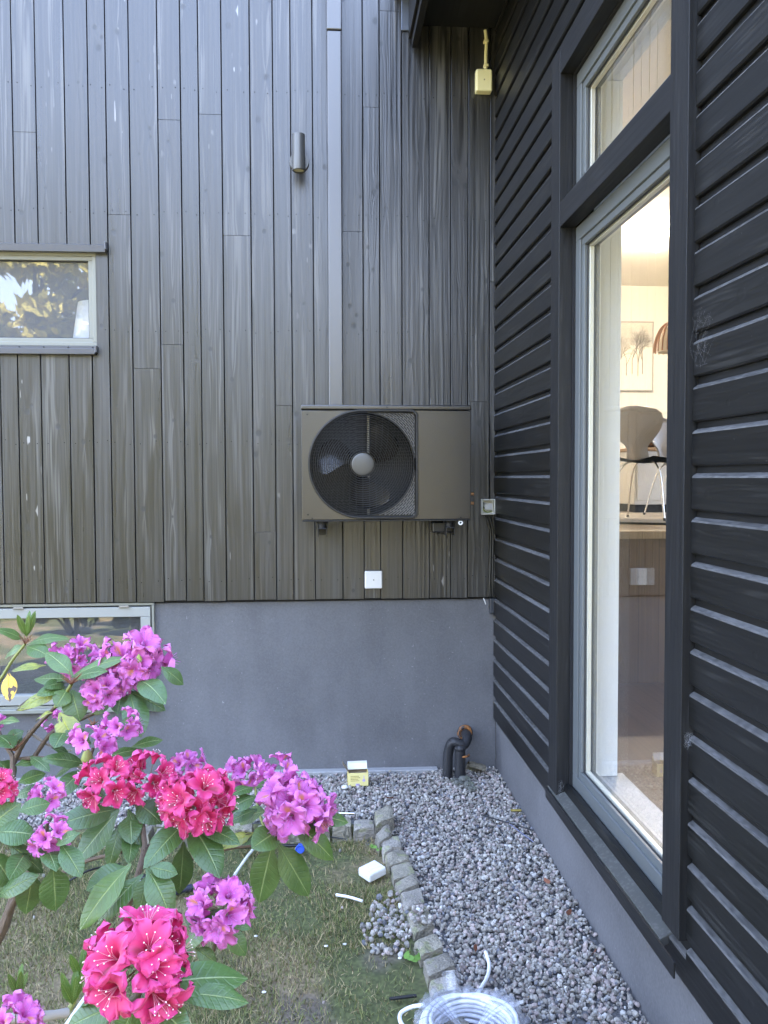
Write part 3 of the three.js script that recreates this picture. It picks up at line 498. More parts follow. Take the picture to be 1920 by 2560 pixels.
  part('pipe_loop', tube([V(0.40, 0.37, 0.16), V(0.412, 0.36, 0.17), V(0.418, 0.28, 0.17), V(0.412, 0.18, 0.17), V(0.405, 0.13, 0.18), V(0.42, 0.09, 0.19)], 0.006, 24, 8), M.white, ac);
}
// duct above the unit
{
  const d = thing('pipe_duct', 'grey rectangular pipe duct running down the boards to the heat pump', 'duct', [-0.822, 0, 0]);
  part('duct_back', rbox(-0.031, 0.031, 1.80, 5.2, 0.001, 0.012, 0.001), M.dark, d);  // narrow base, coloured dark to paint a shadow gap beside the cover
  part('duct_cover', rbox(-0.036, 0.036, 1.80, 3.742, 0.010, 0.080, 0.007, 'y', 3), M.duct, d);
  part('duct_cover', rbox(-0.0375, 0.0375, 3.745, 5.2, 0.009, 0.0825, 0.007, 'y', 3), M.duct, d);
}
// wall light
{
  const l = thing('wall_light', 'grey cylindrical up and down wall light beside the duct', 'wall lamp', [-1.0, 3.137, 0]);
  const m = std({ color: rgb(0.13, 0.128, 0.12), roughness: 0.4, metalness: 0.5 });
  part('cylinder', new THREE.LatheGeometry([[0.0, 0.088], [0.028, 0.088], [0.031, 0.085], [0.031, -0.02], [0.0325, -0.024], [0.0325, -0.086], [0.028, -0.090], [0.024, -0.086], [0.0, -0.082]].map(p => new THREE.Vector2(...p)), 32).translate(0, 0, 0.10), m, l);
  part('back_plate', new THREE.CylinderGeometry(0.048, 0.050, 0.018, 32).rotateX(Math.PI / 2).translate(0, -0.014, 0.011), m, l);
  part('arm', cyl(V(0, -0.014, 0.02), V(0, -0.014, 0.085), 0.015), m, l);
  part('lens', new THREE.CylinderGeometry(0.0235, 0.0235, 0.003, 24).translate(0, -0.0845, 0.10), std({ color: rgb(0.55, 0.5, 0.3), roughness: 0.2 }), l);
}
// junction boxes
{
  const c = onz(933.6, 1449, 0.02);
  const b = thing('junction_box', 'white square junction box low on the board wall below the heat pump', 'junction box', [c.x, c.y, 0]);
  part('lid', rbox(-0.045, 0.045, -0.045, 0.045, 0.012, 0.034, 0.006, 'y', 3), M.white, b); part('back', rbox(-0.043, 0.043, -0.043, 0.043, 0.002, 0.012, 0.003), M.white, b);
  part('screw', new THREE.CylinderGeometry(0.004, 0.004, 0.003, 10).rotateX(Math.PI / 2).translate(0, 0, 0.0345), std({ color: rgb(0.3, 0.29, 0.25), roughness: 0.5 }), b);
  const o = onz(1221, 1267, 0.02), ob = thing('open_junction_box', 'small open junction box with terminal block in the wall corner', 'junction box', [o.x - 0.002, o.y, 0]);
  part('rim', [rbox(-0.035, 0.035, 0.034, 0.040, 0.002, 0.04, 0.002, 'x'), rbox(-0.035, 0.035, -0.040, -0.034, 0.002, 0.04, 0.002, 'x'), rbox(-0.035, -0.029, -0.034, 0.034, 0.002, 0.039), rbox(0.029, 0.035, -0.034, 0.034, 0.002, 0.039), rbox(-0.033, 0.033, -0.036, 0.036, 0.0025, 0.006)], std({ color: rgb(0.80, 0.78, 0.68), roughness: 0.5 }), ob);
  part('terminal_block', [rbox(-0.018, 0.022, -0.016, 0.018, 0.006, 0.024, 0.003), ...[-0.012, 0, 0.012].map(x => rbox(x - 0.003, x + 0.003, -0.012, 0.014, 0.024, 0.028, 0.001))], M.white, ob);
  part('wire', tube([V(-0.026, 0.005, 0.018), V(-0.024, -0.016, 0.026), V(-0.008, -0.027, 0.024), V(0.02, -0.022, 0.022)], 0.003, 14, 6), std({ color: rgb(0.30, 0.34, 0.04), roughness: 0.5 }), ob);
  part('wire', tube([V(-0.024, 0.022, 0.018), V(-0.027, 0.004, 0.026), V(-0.02, -0.008, 0.022)], 0.003, 10, 6), M.rubber, ob);
  const y = onz(1209, 204, 0.03), yb = thing('junction_box', 'cream junction box under the dark eave with a bent conduit above it', 'junction box', [y.x, y.y, 0]);
  part('lid', rbox(-0.0415, 0.0415, -0.055, 0.055, 0.014, 0.052, 0.009, 'y', 3), M.cream, yb); part('back', rbox(-0.040, 0.040, -0.053, 0.053, 0.002, 0.014, 0.003), M.cream, yb);
  part('screw', new THREE.CylinderGeometry(0.004, 0.004, 0.003, 10).rotateX(Math.PI / 2).translate(0, 0, 0.0525), std({ color: rgb(0.4, 0.36, 0.2), roughness: 0.5 }), yb);
  part('conduit', tube([V(0.012, 0.045, 0.02), V(0.013, 0.12, 0.02), V(0.016, 0.2, 0.018), V(0.013, 0.245, 0.016), V(0.010, 0.262, 0.016)], 0.0085, 24, 10), M.cream, yb);
  for (const h of [0.085, 0.205]) part('clip', rbox(0.002, 0.026, h - 0.007, h + 0.007, 0.002, 0.030, 0.003), M.cream, yb);
}
// cables from the open box down the corner
{
  const c = thing('corner_cables', 'black cables dropping down the wall corner below the small open box', 'cable');
  for (const [a, b, m] of [[1213, 1226, 1], [1222, 1232, 1], [1230, 1237, 0]]) part('cable', tube([onz(a, 1288, 0.014), onz(lerp(a, b, 0.6), 1308, 0.016), onz(b, 1326, 0.016), onz(b, 1400, 0.015), onz(b - 1, 1460, 0.016), onz(b, 1492, 0.012)], 0.006, 30, 7), std({ color: rgb(0.02, 0.02, 0.018), roughness: 0.35 }), c);
  const e = onz(1232, 1512, 0.0); part('cable_end_cap', [rbox(e.x - 0.016, e.x + 0.016, e.y - 0.045, e.y + 0.035, -0.028, 0.012, 0.004)], std({ color: rgb(0.06, 0.065, 0.075), roughness: 0.3, metalness: 0.3 }), c);
  for (const y of [1.30, 1.12]) part('clip', rbox(-0.018, 0.004, y - 0.004, y + 0.004, 0.0, 0.022, 0.002), M.rubber, c);
  const p = onz(1211, 1500, 0.0); tag(part('paint_flake', tube([V(p.x - 0.006, p.y + 0.01, 0.004), V(p.x, p.y - 0.004, 0.008), V(p.x + 0.006, p.y - 0.022, 0.004)], 0.003, 8, 5), M.white), 'tiny pale peeling splinter at the lower edge of the boards', 'splinter');
}
// cast drain pipe in the corner
{
  const rust = std({ map: rustMap, roughness: 0.6, bumpMap: stoneBump, bumpScale: 0.002 }), iron = std({ color: rgb(0.02, 0.02, 0.022), roughness: 0.5, bumpMap: stoneBump, bumpScale: 0.002 });
  const d = thing('drain_pipe', 'black iron drain pipe with rust patches bending out of the foundation', 'pipe');
  const w0 = onz(1160, 1826, -0.03), l0 = onz(1121, 1862, 0.09), l1 = onz(1119, 1960, 0.10);
  part('bent_pipe', uvm(tube([V(w0.x, w0.y, -0.05), V(w0.x, w0.y, 0.03), V(w0.x - 0.004, w0.y - 0.01, 0.085), V(w0.x - 0.028, w0.y - 0.03, 0.112), V(l0.x + 0.018, l0.y + 0.018, 0.108), V(l0.x, l0.y - 0.03, 0.10), V(l1.x, 0.06, 0.10), V(l1.x, -0.03, 0.10)], 0.0255, 60, 14), 'y', 0.12, 0.05), iron, d);
  part('elbow_collar', uvm(new THREE.TorusGeometry(0.030, 0.012, 10, 24).translate(w0.x - 0.004, w0.y + 0.004, 0.02), 'y', 0.2, 0.1), rust, d);
  { const s1 = onz(1166, 1885, 0.10); part('rust_flake', uvm(new THREE.TorusGeometry(0.028, 0.006, 8, 20, 2.2).rotateX(Math.PI / 2).translate(s1.x - 0.018, s1.y, 0.115), 'y', 0.05, 0.3), rust, d); }
  const s0 = onz(1150, 1872, 0.12); part('straight_pipe', [uvm(cyl(V(s0.x, -0.03, 0.12), V(s0.x, s0.y + 0.005, 0.12), 0.029, 0.027, 18), 'y', 0.3, 0.2), uvm(new THREE.SphereGeometry(0.031, 18, 12).scale(1, 0.7, 1).translate(s0.x, s0.y + 0.004, 0.12), 'y', 0.31, 0.22)], iron, d);
  // crumbled mortar heap at its foot
  const lump = (x, y, z, r, m, nm, par) => { const g = new THREE.IcosahedronGeometry(r, 2), p = g.attributes.position; for (let i = 0; i < p.count; i++) { const v = V(p.getX(i), p.getY(i), p.getZ(i)), k = 0.75 + 0.5 * vn(v.x / r * 1.6 + 9 + x * 7, v.y / r * 1.6 + v.z / r * 1.3 + 9, 99, 99, 3); p.setXYZ(i, x + v.x * k, y + v.y * k * 0.62, z + v.z * k); } g.computeVertexNormals(); return part(nm, uvm(g, 'y'), m, par); };
  const h = thing('mortar_rubble', 'crumbled grey mortar lumps at the foot of the drain pipe', 'rubble'), mm = std({ map: stoneMap, color: rgb(0.8, 0.82, 0.76), bumpMap: stoneBump, bumpScale: 0.006, roughness: 0.95 });
  for (const [px, py, r] of [[1160, 1950, 0.032], [1172, 1962, 0.026], [1144, 1958, 0.022], [1135, 1950, 0.018], [1180, 1972, 0.02]]) { const g = gnd(px, py, 0.012); lump(g.x, 0.012, g.z, r, mm, 'lump', h); }
  const w = thing('bark_piece', 'curled pale piece of bark leaning on the foundation by the drain pipe', 'bark'); const bm = std({ color: rgb(0.21, 0.18, 0.13), roughness: 0.95, bumpMap: stoneBump, bumpScale: 0.004, map: stoneMap });
  bm.color.setRGB(1.0, 0.9, 0.7);
  const b0 = onz(1190, 1920, 0.07); { const g = new THREE.CylinderGeometry(0.03, 0.036, 0.09, 14, 4, true, 0.3, 3.6), p = g.attributes.position; for (let i = 0; i < p.count; i++) { const k = 1 + 0.25 * (vn(p.getX(i) * 60 + 5, p.getY(i) * 40 + 5, 99, 99, 8) - 0.5); p.setXYZ(i, p.getX(i) * k, p.getY(i), p.getZ(i) * k); } g.computeVertexNormals(); const g2 = g.clone().scale(0.93, 1, 0.93); part('shell', [uvm(g, 'y').rotateZ(1.25).translate(b0.x, 0.025, 0.06), uvm(g2, 'y').rotateZ(1.25).translate(b0.x, 0.025, 0.06)], bm, w); }
}
// carton against the foundation
{
  const c0 = gnd(895, 1963, 0.01), g = thing('carton', 'small yellow carton with open lid standing on gravel against the foundation', 'carton', [c0.x, 0.004, c0.z - 0.04]); g.rotation.y = 0.04;
  const cv = document.createElement('canvas'); cv.width = 128; cv.height = 96; const q = cv.getContext('2d'); q.fillStyle = '#e4d690'; q.fillRect(0, 0, 128, 96); q.fillStyle = '#7d6a2c';
  for (let i = 0; i < 4; i++) { let x = 16; while (x < 62 + (i % 2) * 8) { const w = 3 + rnd() * 7; q.fillRect(x, 22 + i * 11, w, 4); x += w + 1.5; } }
  q.fillStyle = '#b7a4c4'; q.fillRect(98, 20, 5, 28); q.beginPath(); q.arc(100, 56, 10, 0, 7); q.fill(); q.fillRect(48, 78, 26, 18); q.fillStyle = '#9a8a4a'; q.beginPath(); q.arc(14, 86, 4, 0, 7); q.fill();
  const t = new THREE.CanvasTexture(cv); t.colorSpace = THREE.SRGBColorSpace;
  const ye = std({ color: rgb(0.62, 0.50, 0.16), roughness: 0.7 }), inr = std({ color: rgb(0.28, 0.22, 0.15), roughness: 0.9 });
  part('front', new THREE.BoxGeometry(0.1, 0.066, 0.002).translate(0, 0.033, 0.035), std({ map: t, roughness: 0.65 }), g);
  part('body', [box(-0.05, 0.05, 0, 0.085, -0.035, -0.033, 'x'), box(-0.05, -0.048, 0, 0.07, -0.033, 0.034), box(0.048, 0.05, 0, 0.07, -0.033, 0.034), box(-0.048, 0.048, 0.0, 0.002, -0.033, 0.034, 'x')], ye, g);
  part('inside', [box(-0.0475, 0.0475, 0.003, 0.060, -0.0325, -0.0315, 'x'), box(-0.0475, 0.0475, 0.004, 0.050, -0.03, 0.030, 'x')], inr, g);
  part('lid_flap', [new THREE.BoxGeometry(0.098, 0.03, 0.0015).rotateX(-0.5).translate(0, 0.083, -0.016), new THREE.BoxGeometry(0.098, 0.012, 0.0015).translate(0, 0.1, -0.026)], std({ color: rgb(0.72, 0.71, 0.66), roughness: 0.6 }), g);
  part('side_flap', new THREE.BoxGeometry(0.0015, 0.045, 0.06).rotateZ(0.62).translate(-0.062, 0.088, -0.004), inr, g);
}
// white box lid lying on the lawn
{
  const c = gnd(931, 2178, 0.02), b = thing('plastic_box', 'white plastic junction box lid lying on the lawn beside the edging stones', 'plastic box', [c.x, 0.004, c.z]); b.rotation.set(0.08, 0.62, 0.05);
  part('body', rbox(-0.042, 0.042, 0, 0.034, -0.036, 0.036, 0.007, 'x', 3), M.white, b);
  part('emboss', [rbox(-0.015, 0.012, 0.0335, 0.0352, -0.012, -0.006, 0.0008, 'x'), rbox(-0.02, 0.02, 0.0335, 0.0352, 0.008, 0.013, 0.0008, 'x')], M.white, b);
}

// ---------------------------------------------------------------- edging stones
const A = (x, y) => [820 + x / 5.53, 1900 + y / 5.53], B5 = (x, y) => [800 + x / 1.8433, 1700 + y / 1.8433];
function stoneGeo(q, top, sd) {             // q: four ground points (far left, far right, near right, near left)
  const g = new THREE.BoxGeometry(1, 1, 1, 7, 4, 7), p = g.attributes.position;
  for (let i = 0; i < p.count; i++) {
    let u = p.getX(i) + 0.5, y = p.getY(i) + 0.5, w = p.getZ(i) + 0.5;
    const ed = 0.5 - 0.5 * Math.pow(Math.abs(2 * u - 1), 10) , k = y > 0.9 ? 0.93 : 1; u = 0.5 + (u - 0.5) * k; w = 0.5 + (w - 0.5) * k;
    const a = q[0].clone().lerp(q[1], u), b = q[3].clone().lerp(q[2], u), c = a.lerp(b, w);
    const n = vn(u * 3.1 + sd * 5, w * 3.1 + y * 2.7 + sd * 3, 999, 999, 4) - 0.5, m = vn(u * 2.2 + sd * 2.3, w * 2.0 + y * 2.4, 999, 999, 9) - 0.5;
    const cc = q[0].clone().add(q[1]).add(q[2]).add(q[3]).multiplyScalar(0.25), out = c.clone().sub(cc); out.y = 0;
    c.addScaledVector(out, 0.16 * n);
    p.setXYZ(i, c.x, lerp(-0.07, top, y) + (y > 0.5 ? 0.016 * m - 0.008 * (Math.pow(Math.abs(2 * u - 1), 6) + Math.pow(Math.abs(2 * w - 1), 6)) : 0), c.z);
  }
  g.computeVertexNormals(); return uvm(g, 'z', rr(0, 1), rr(0, 1));
}
const stoneTints = [1.55, 1.35, 1.7, 1.45].map((k, i) => { const m = M.stone.clone(); m.color = rgb(k * 1.08, k, k * (0.82 + 0.04 * (i % 3))); return m; });
let stoneEdges = [];
const ORD = ['first', 'second', 'third', 'fourth', 'fifth', 'sixth', 'seventh', 'eighth', 'ninth', 'tenth', 'eleventh', 'twelfth', 'thirteenth'];
{
  const rows = [
    [[A(640, 670), A(890, 605), A(915, 770), A(660, 880)], 0.075], [[A(650, 985), A(835, 865), A(890, 1000), A(705, 1110)], 0.062],
    [[A(710, 1085), A(960, 1015), A(1020, 1170), A(770, 1250)], 0.048], [[A(775, 1275), A(1050, 1205), A(1135, 1360), A(850, 1435)], 0.04],
    [[A(860, 1442), A(1160, 1372), A(1215, 1535), A(910, 1620)], 0.04], [[B5(345, 920), B5(446, 884), B5(462, 932), B5(365, 968)], 0.036],
    [[B5(365, 975), B5(465, 938), B5(485, 1010), B5(388, 1055)], 0.034], [[B5(392, 1062), B5(490, 1018), B5(530, 1122), B5(428, 1168)], 0.026],
    [[B5(434, 1192), B5(540, 1154), B5(570, 1225), B5(462, 1268)], 0.042], [[B5(470, 1285), B5(588, 1242), B5(632, 1312), B5(500, 1364)], 0.042],
    [[B5(504, 1372), B5(622, 1338), B5(645, 1412), B5(514, 1450)], 0.036], [[B5(518, 1456), B5(644, 1418), B5(672, 1502), B5(532, 1545)], 0.034],
    [[B5(536, 1550), B5(674, 1508), B5(700, 1600), B5(555, 1645)], 0.034]];
  const lab = ['tallest tilted edging stone at the corner of the stone edging', 'tilted edging stone just after the corner stone', 'squarish mossy edging stone beside the white plastic box'];
  rows.forEach(([q, t0], i) => {
    const top = i < 2 ? t0 * 0.9 : t0 * 0.72;
    const w = q.map(p => gnd(p[0], p[1], top)), m = part('edging_stone', stoneGeo(w, top, i + 1), stoneTints[i % 4]);
    tag(m, lab[i] || `${ORD[i]} edging stone beside the gravel bed, counted from the tall corner stone`, 'edging stone', 'edging stones along the gravel bed');
    stoneEdges.push([(w[0].z + w[3].z) / 2, (w[0].x + w[3].x) / 2, (w[1].x + w[2].x) / 2]);
  });
  const r0 = [[A(345, 800), A(625, 765), A(652, 880), A(352, 930)], [A(60, 812), A(318, 786), A(322, 905), A(62, 932)]];
  const ws = r0.map(q => q.map(p => gnd(p[0], p[1], 0.05))); let z0 = ws[1][0].z, z1 = ws[1][3].z, x = ws[1][0].x - 0.012;
  for (let i = 0; i < 9; i++) { const l = rr(0.085, 0.11); ws.push([V(x - l, 0.05, z0 + rr(-0.01, 0.01)), V(x, 0.05, z0 + rr(-0.01, 0.01)), V(x, 0.05, z1 + rr(-0.01, 0.01)), V(x - l, 0.05, z1 + rr(-0.01, 0.01))]); x -= l + 0.012; }
  ws.forEach((w, i) => tag(part('edging_stone', stoneGeo(w, 0.045 + 0.012 * (i % 2), i + 30), stoneTints[(i + 2) % 4]), `${ORD[i]} edging stone from the tall corner stone in the row facing the foundation wall`, 'edging stone', 'edging stones in front of the foundation'));
}
// stone positions along z for the border between lawn and gravel
const borderR = z => { let b = stoneEdges[0]; for (const s of stoneEdges) if (Math.abs(s[0] - z) < Math.abs(b[0] - z)) b = s; return b[2]; };
const borderL = z => { let b = stoneEdges[0]; for (const s of stoneEdges) if (Math.abs(s[0] - z) < Math.abs(b[0] - z)) b = s; return b[1]; };

// ---------------------------------------------------------------- gravel
{
  const shapes = [0, 1, 2].map(s => { const g = new THREE.IcosahedronGeometry(1, 0), p = g.attributes.position; for (let i = 0; i < p.count; i++) { const v = V(p.getX(i), p.getY(i), p.getZ(i)), k = 0.72 + 0.56 * vn(v.x * 1.3 + 7 + s * 11, v.y * 1.3 + v.z * 1.1 + 7, 99, 99, s + 2); p.setXYZ(i, v.x * k * (1.15 - 0.1 * s), v.y * k * 0.75, v.z * k); } g.computeVertexNormals(); return g; });
  const spots = [];
  const zr = CORNER.z;
  for (let i = 0; i < 64000; i++) {
    const x = rr(-2.7, 0.012), z = rr(-0.02, 2.75);
    if (z > zr - 0.02 && x < borderR(z) - 0.01) continue;
    if (z > zr - 0.02 && x < borderR(z) + 0.02 && rnd() < 0.5) continue;
    if (z > 2.5 && x < -0.7) continue;
    const r = 0.0038 + 0.0062 * Math.pow(rnd(), 1.4); spots.push([x, -0.012 + rr(0, 0.022) * (0.6 + 0.4 * rnd()), z, r]);
  }
  const sc = gnd(...B5(340, 1090), 0), sc2 = gnd(...B5(300, 1160), 0), sc3 = gnd(...B5(470, 1090), 0.03);   // spill over the edging onto the lawn
  for (let i = 0; i < 170; i++) { const c = i % 2 ? sc : sc2, a = rnd() * 6.28, d = 0.13 * Math.sqrt(rnd()); spots.push([c.x + Math.cos(a) * d * 0.62, 0.004, c.z + Math.sin(a) * d * 1.3, rr(0.006, 0.012)]); }
  for (let i = 0; i < 26; i++) { const a = rnd() * 6.28, d = 0.055 * Math.sqrt(rnd()); spots.push([sc3.x + Math.cos(a) * d * 0.8, 0.036, sc3.z + Math.sin(a) * d * 1.2, rr(0.007, 0.011)]); }
  for (let i = 0; i < 24; i++) { const x = rr(-2.2, -0.75), z = rr(0.9, 2.4); spots.push([x, 0.004 + hgt(x, z), z, rr(0.004, 0.009)]); }
  const m4 = new THREE.Matrix4(), q = new THREE.Quaternion(), e = new THREE.Euler(), col = new THREE.Color();
  const grp = thing('gravel', 'loose grey and pinkish crushed gravel along the house foundations', 'gravel'); grp.userData.kind = 'stuff';
  shapes.forEach((g, s) => {
    const my = spots.filter((_, i) => i % 3 === s), im = new THREE.InstancedMesh(g, std({ color: 0xffffff, roughness: 0.85, bumpMap: stoneBump, bumpScale: 0.001 }), my.length); im.name = 'gravel_stones'; im.castShadow = im.receiveShadow = true;
    my.forEach(([x, y, z, r], i) => {
      q.setFromEuler(e.set(rnd() * 6.28, rnd() * 6.28, rnd() * 6.28)); m4.compose(V(x, y, z), q, V(r * rr(0.85, 1.25), r * rr(0.8, 1.1), r)); im.setMatrixAt(i, m4);
      const t = rnd(), b = rr(0.17, 0.42); if (t < 0.55) col.setRGB(b * 1.09, b * 1.0, b * 0.87); else if (t < 0.82) col.setRGB(b * 1.15, b * 0.95, b * 0.86); else if (t < 0.93) col.setRGB(b * 1.4, b * 1.34, b * 1.24); else col.setRGB(b * 0.5, b * 0.5, b * 0.55);
      im.setColorAt(i, col);
    });
    im.userData.kind = 'stuff'; grp.add(im);
  });
}
// ---------------------------------------------------------------- grass
{
  const bl = new THREE.BufferGeometry(), pos = [], N = 3;
  for (let i = 0; i < N; i++) { const t0 = i / N, t1 = (i + 1) / N, w0 = 1 - t0 * 0.7, w1 = i === N - 1 ? 0 : 1 - t1 * 0.7, c = t => [t, 0.55 * t * t]; const [a, b] = c(t0), [d, f] = c(t1); pos.push(-w0, a, b, w0, a, b, w1, d, f, -w0, a, b, w1, d, f, -w1, d, f); }
  bl.setAttribute('position', new THREE.Float32BufferAttribute(pos, 3)); bl.computeVertexNormals();
  const list = [];
  for (let i = 0; i < 240000 && list.length < 85000; i++) {
    const z = rr(CORNER.z + 0.03, 2.9), x = rr(-2.5, -0.62); if (x > borderL(z) - 0.008) continue;
    const m = fbm(x * 2.9 + 30, z * 2.9 + 30, 999, 999, 3, 4), so = fbm(x * 2.1 + 30, z * 2.1 + 30, 999, 999, 23, 4); if (rnd() > sstep(0.36, 0.6, m) * 0.8 + 0.25) continue; if (so > 0.60 && rnd() < 0.55) continue;
    list.push([x, z, m]);
  }
  const im = new THREE.InstancedMesh(bl, std({ color: 0xffffff, roughness: 0.8, side: THREE.DoubleSide }), list.length); im.name = numbered('grass'); im.castShadow = im.receiveShadow = true;
  const m4 = new THREE.Matrix4(), q = new THREE.Quaternion(), e = new THREE.Euler(), col = new THREE.Color();
  list.forEach(([x, z, m], i) => {
    const h = (rr(0.006, 0.021) + (rnd() < 0.06 ? 0.02 : 0)) * (0.6 + m); q.setFromEuler(e.set(rr(-0.9, 0.9), rnd() * 6.28, rr(-0.6, 0.6), 'YXZ')); m4.compose(V(x, hgt(x, z) - 0.013, z), q, V(rr(0.0008, 0.0018), h, h)); im.setMatrixAt(i, m4);
    const t = rnd(), dry = t < 0.38, b = rr(0.55, 1.35); dry ? col.setRGB(0.32 * b, 0.25 * b, 0.13 * b) : col.setRGB(0.15 * b, 0.165 * b, 0.05 * b); im.setColorAt(i, col);
  });
  tag(im, 'short mossy grass with dry straw covering the lawn', 'grass').userData.kind = 'stuff'; scene.add(im);
  const wd = std({ color: rgb(0.10, 0.20, 0.03), roughness: 0.7, side: THREE.DoubleSide });
  for (const [n, px, py, s] of [['leafy green weed growing beside the lower edging stones', 1035, 2396, 1], ['small green weed beside the mossy edging stone', 945, 2125, 0.8]]) {
    const c = gnd(px, py, 0), w = thing('weed', n, 'weed', [c.x, -0.006, c.z]);
    for (let i = 0; i < 12; i++) { const a = i * 2.4, g = new THREE.CircleGeometry(0.013 * s, 9).scale(1, 0.75, 1).rotateX(-Math.PI / 2 + 0.5).translate(0, 0.018 + 0.012 * rnd(), 0.018 + 0.012 * rnd()).rotateY(a); part('leaf', g, wd, w); }
  }
}
// ---------------------------------------------------------------- cable coil in film
{
  const far = gnd(1156, 2478, 0.085), c = V(far.x, 0, far.z + 0.135);
  const k = thing('cable_coil', 'coil of white cable wrapped in clear plastic film on the gravel', 'cable coil', [c.x, 0.004, c.z]);
  const wc = std({ color: rgb(0.74, 0.75, 0.78), roughness: 0.4 }), pts = [];
  for (let t = 0; t < 17; t++) for (let i = 0; i < 26; i++) { const a = i / 26 * Math.PI * 2 + t * 0.35, lay = t % 3, ring = Math.floor(t / 3), r = 0.105 + lay * 0.014 + 0.004 * Math.sin(a * 2 + t * 1.7), y = 0.012 + ring * 0.0145 + 0.004 * Math.sin(a * 3 + t * 2.1); pts.push(V(Math.cos(a) * r, y, Math.sin(a) * r)); }
  part('cable', tube(pts, 0.0058, 1100, 6), wc, k);
  const L = (px, py, y) => gnd(px, py, y).sub(V(c.x, 0.004, c.z));
  part('cable_end', tube([L(1190, 2490, 0.06), L(1205, 2466, 0.05), L(1219, 2440, 0.035), L(1223, 2410, 0.03), L(1214, 2380, 0.036)], 0.0058, 24, 8), wc, k);
  part('cable_loop', tube([L(1060, 2512, 0.07), L(1025, 2519, 0.055), L(1002, 2533, 0.05), L(1002, 2556, 0.05), L(1025, 2580, 0.05), L(1050, 2596, 0.04)], 0.0058, 30, 8), wc, k);
  const film = phys({ color: rgb(0.90, 0.91, 0.95), roughness: 0.12, transmission: 0.88, thickness: 0, side: THREE.DoubleSide });
  const gt = new THREE.TorusGeometry(0.119, 0.034, 22, 80).rotateX(Math.PI / 2).scale(1, 1.5, 1).translate(0, 0.05, 0), p = gt.attributes.position;
  for (let i = 0; i < p.count; i++) { const x = p.getX(i), y = p.getY(i), z = p.getZ(i), a = Math.atan2(z, x), n = vn(a * 5 + 40, y * 70 + 40, 999, 999, 3) - 0.5, n2 = vn(a * 14 + 40, y * 40 + 40, 999, 999, 6) - 0.5, d = 1 + 0.12 * n + 0.06 * n2; p.setXYZ(i, x * d, Math.max(0.002, y * (1 + 0.10 * n2)), z * d); }
  gt.computeVertexNormals(); part('plastic_film', gt, film, k);
  const flap = (a, w) => { const g = new THREE.PlaneGeometry(1, 1, 10, 10), q = g.attributes.position; for (let i = 0; i < q.count; i++) { const u = q.getX(i), v = q.getY(i) + 0.5, r = lerp(0.145, 0.03, v), aa = a + u * w * (1 - 0.35 * v); q.setXYZ(i, Math.cos(aa) * r, 0.104 - 0.05 * v * v + 0.006 * Math.sin(u * 19 + v * 7), Math.sin(aa) * r); } g.computeVertexNormals(); part('film_flap', g, film, k); };
  flap(-2.5, 0.7); flap(-0.55, 0.7); flap(1.2, 0.9);
  const tip = new THREE.PlaneGeometry(0.05, 0.05, 6, 6), tq = tip.attributes.position; for (let i = 0; i < tq.count; i++) tq.setZ(i, 0.008 * Math.sin(tq.getX(i) * 160) ); tip.computeVertexNormals(); part('film_tip', tip.rotateX(-0.6).translate(-0.035, 0.12, -0.125), film, k);
}
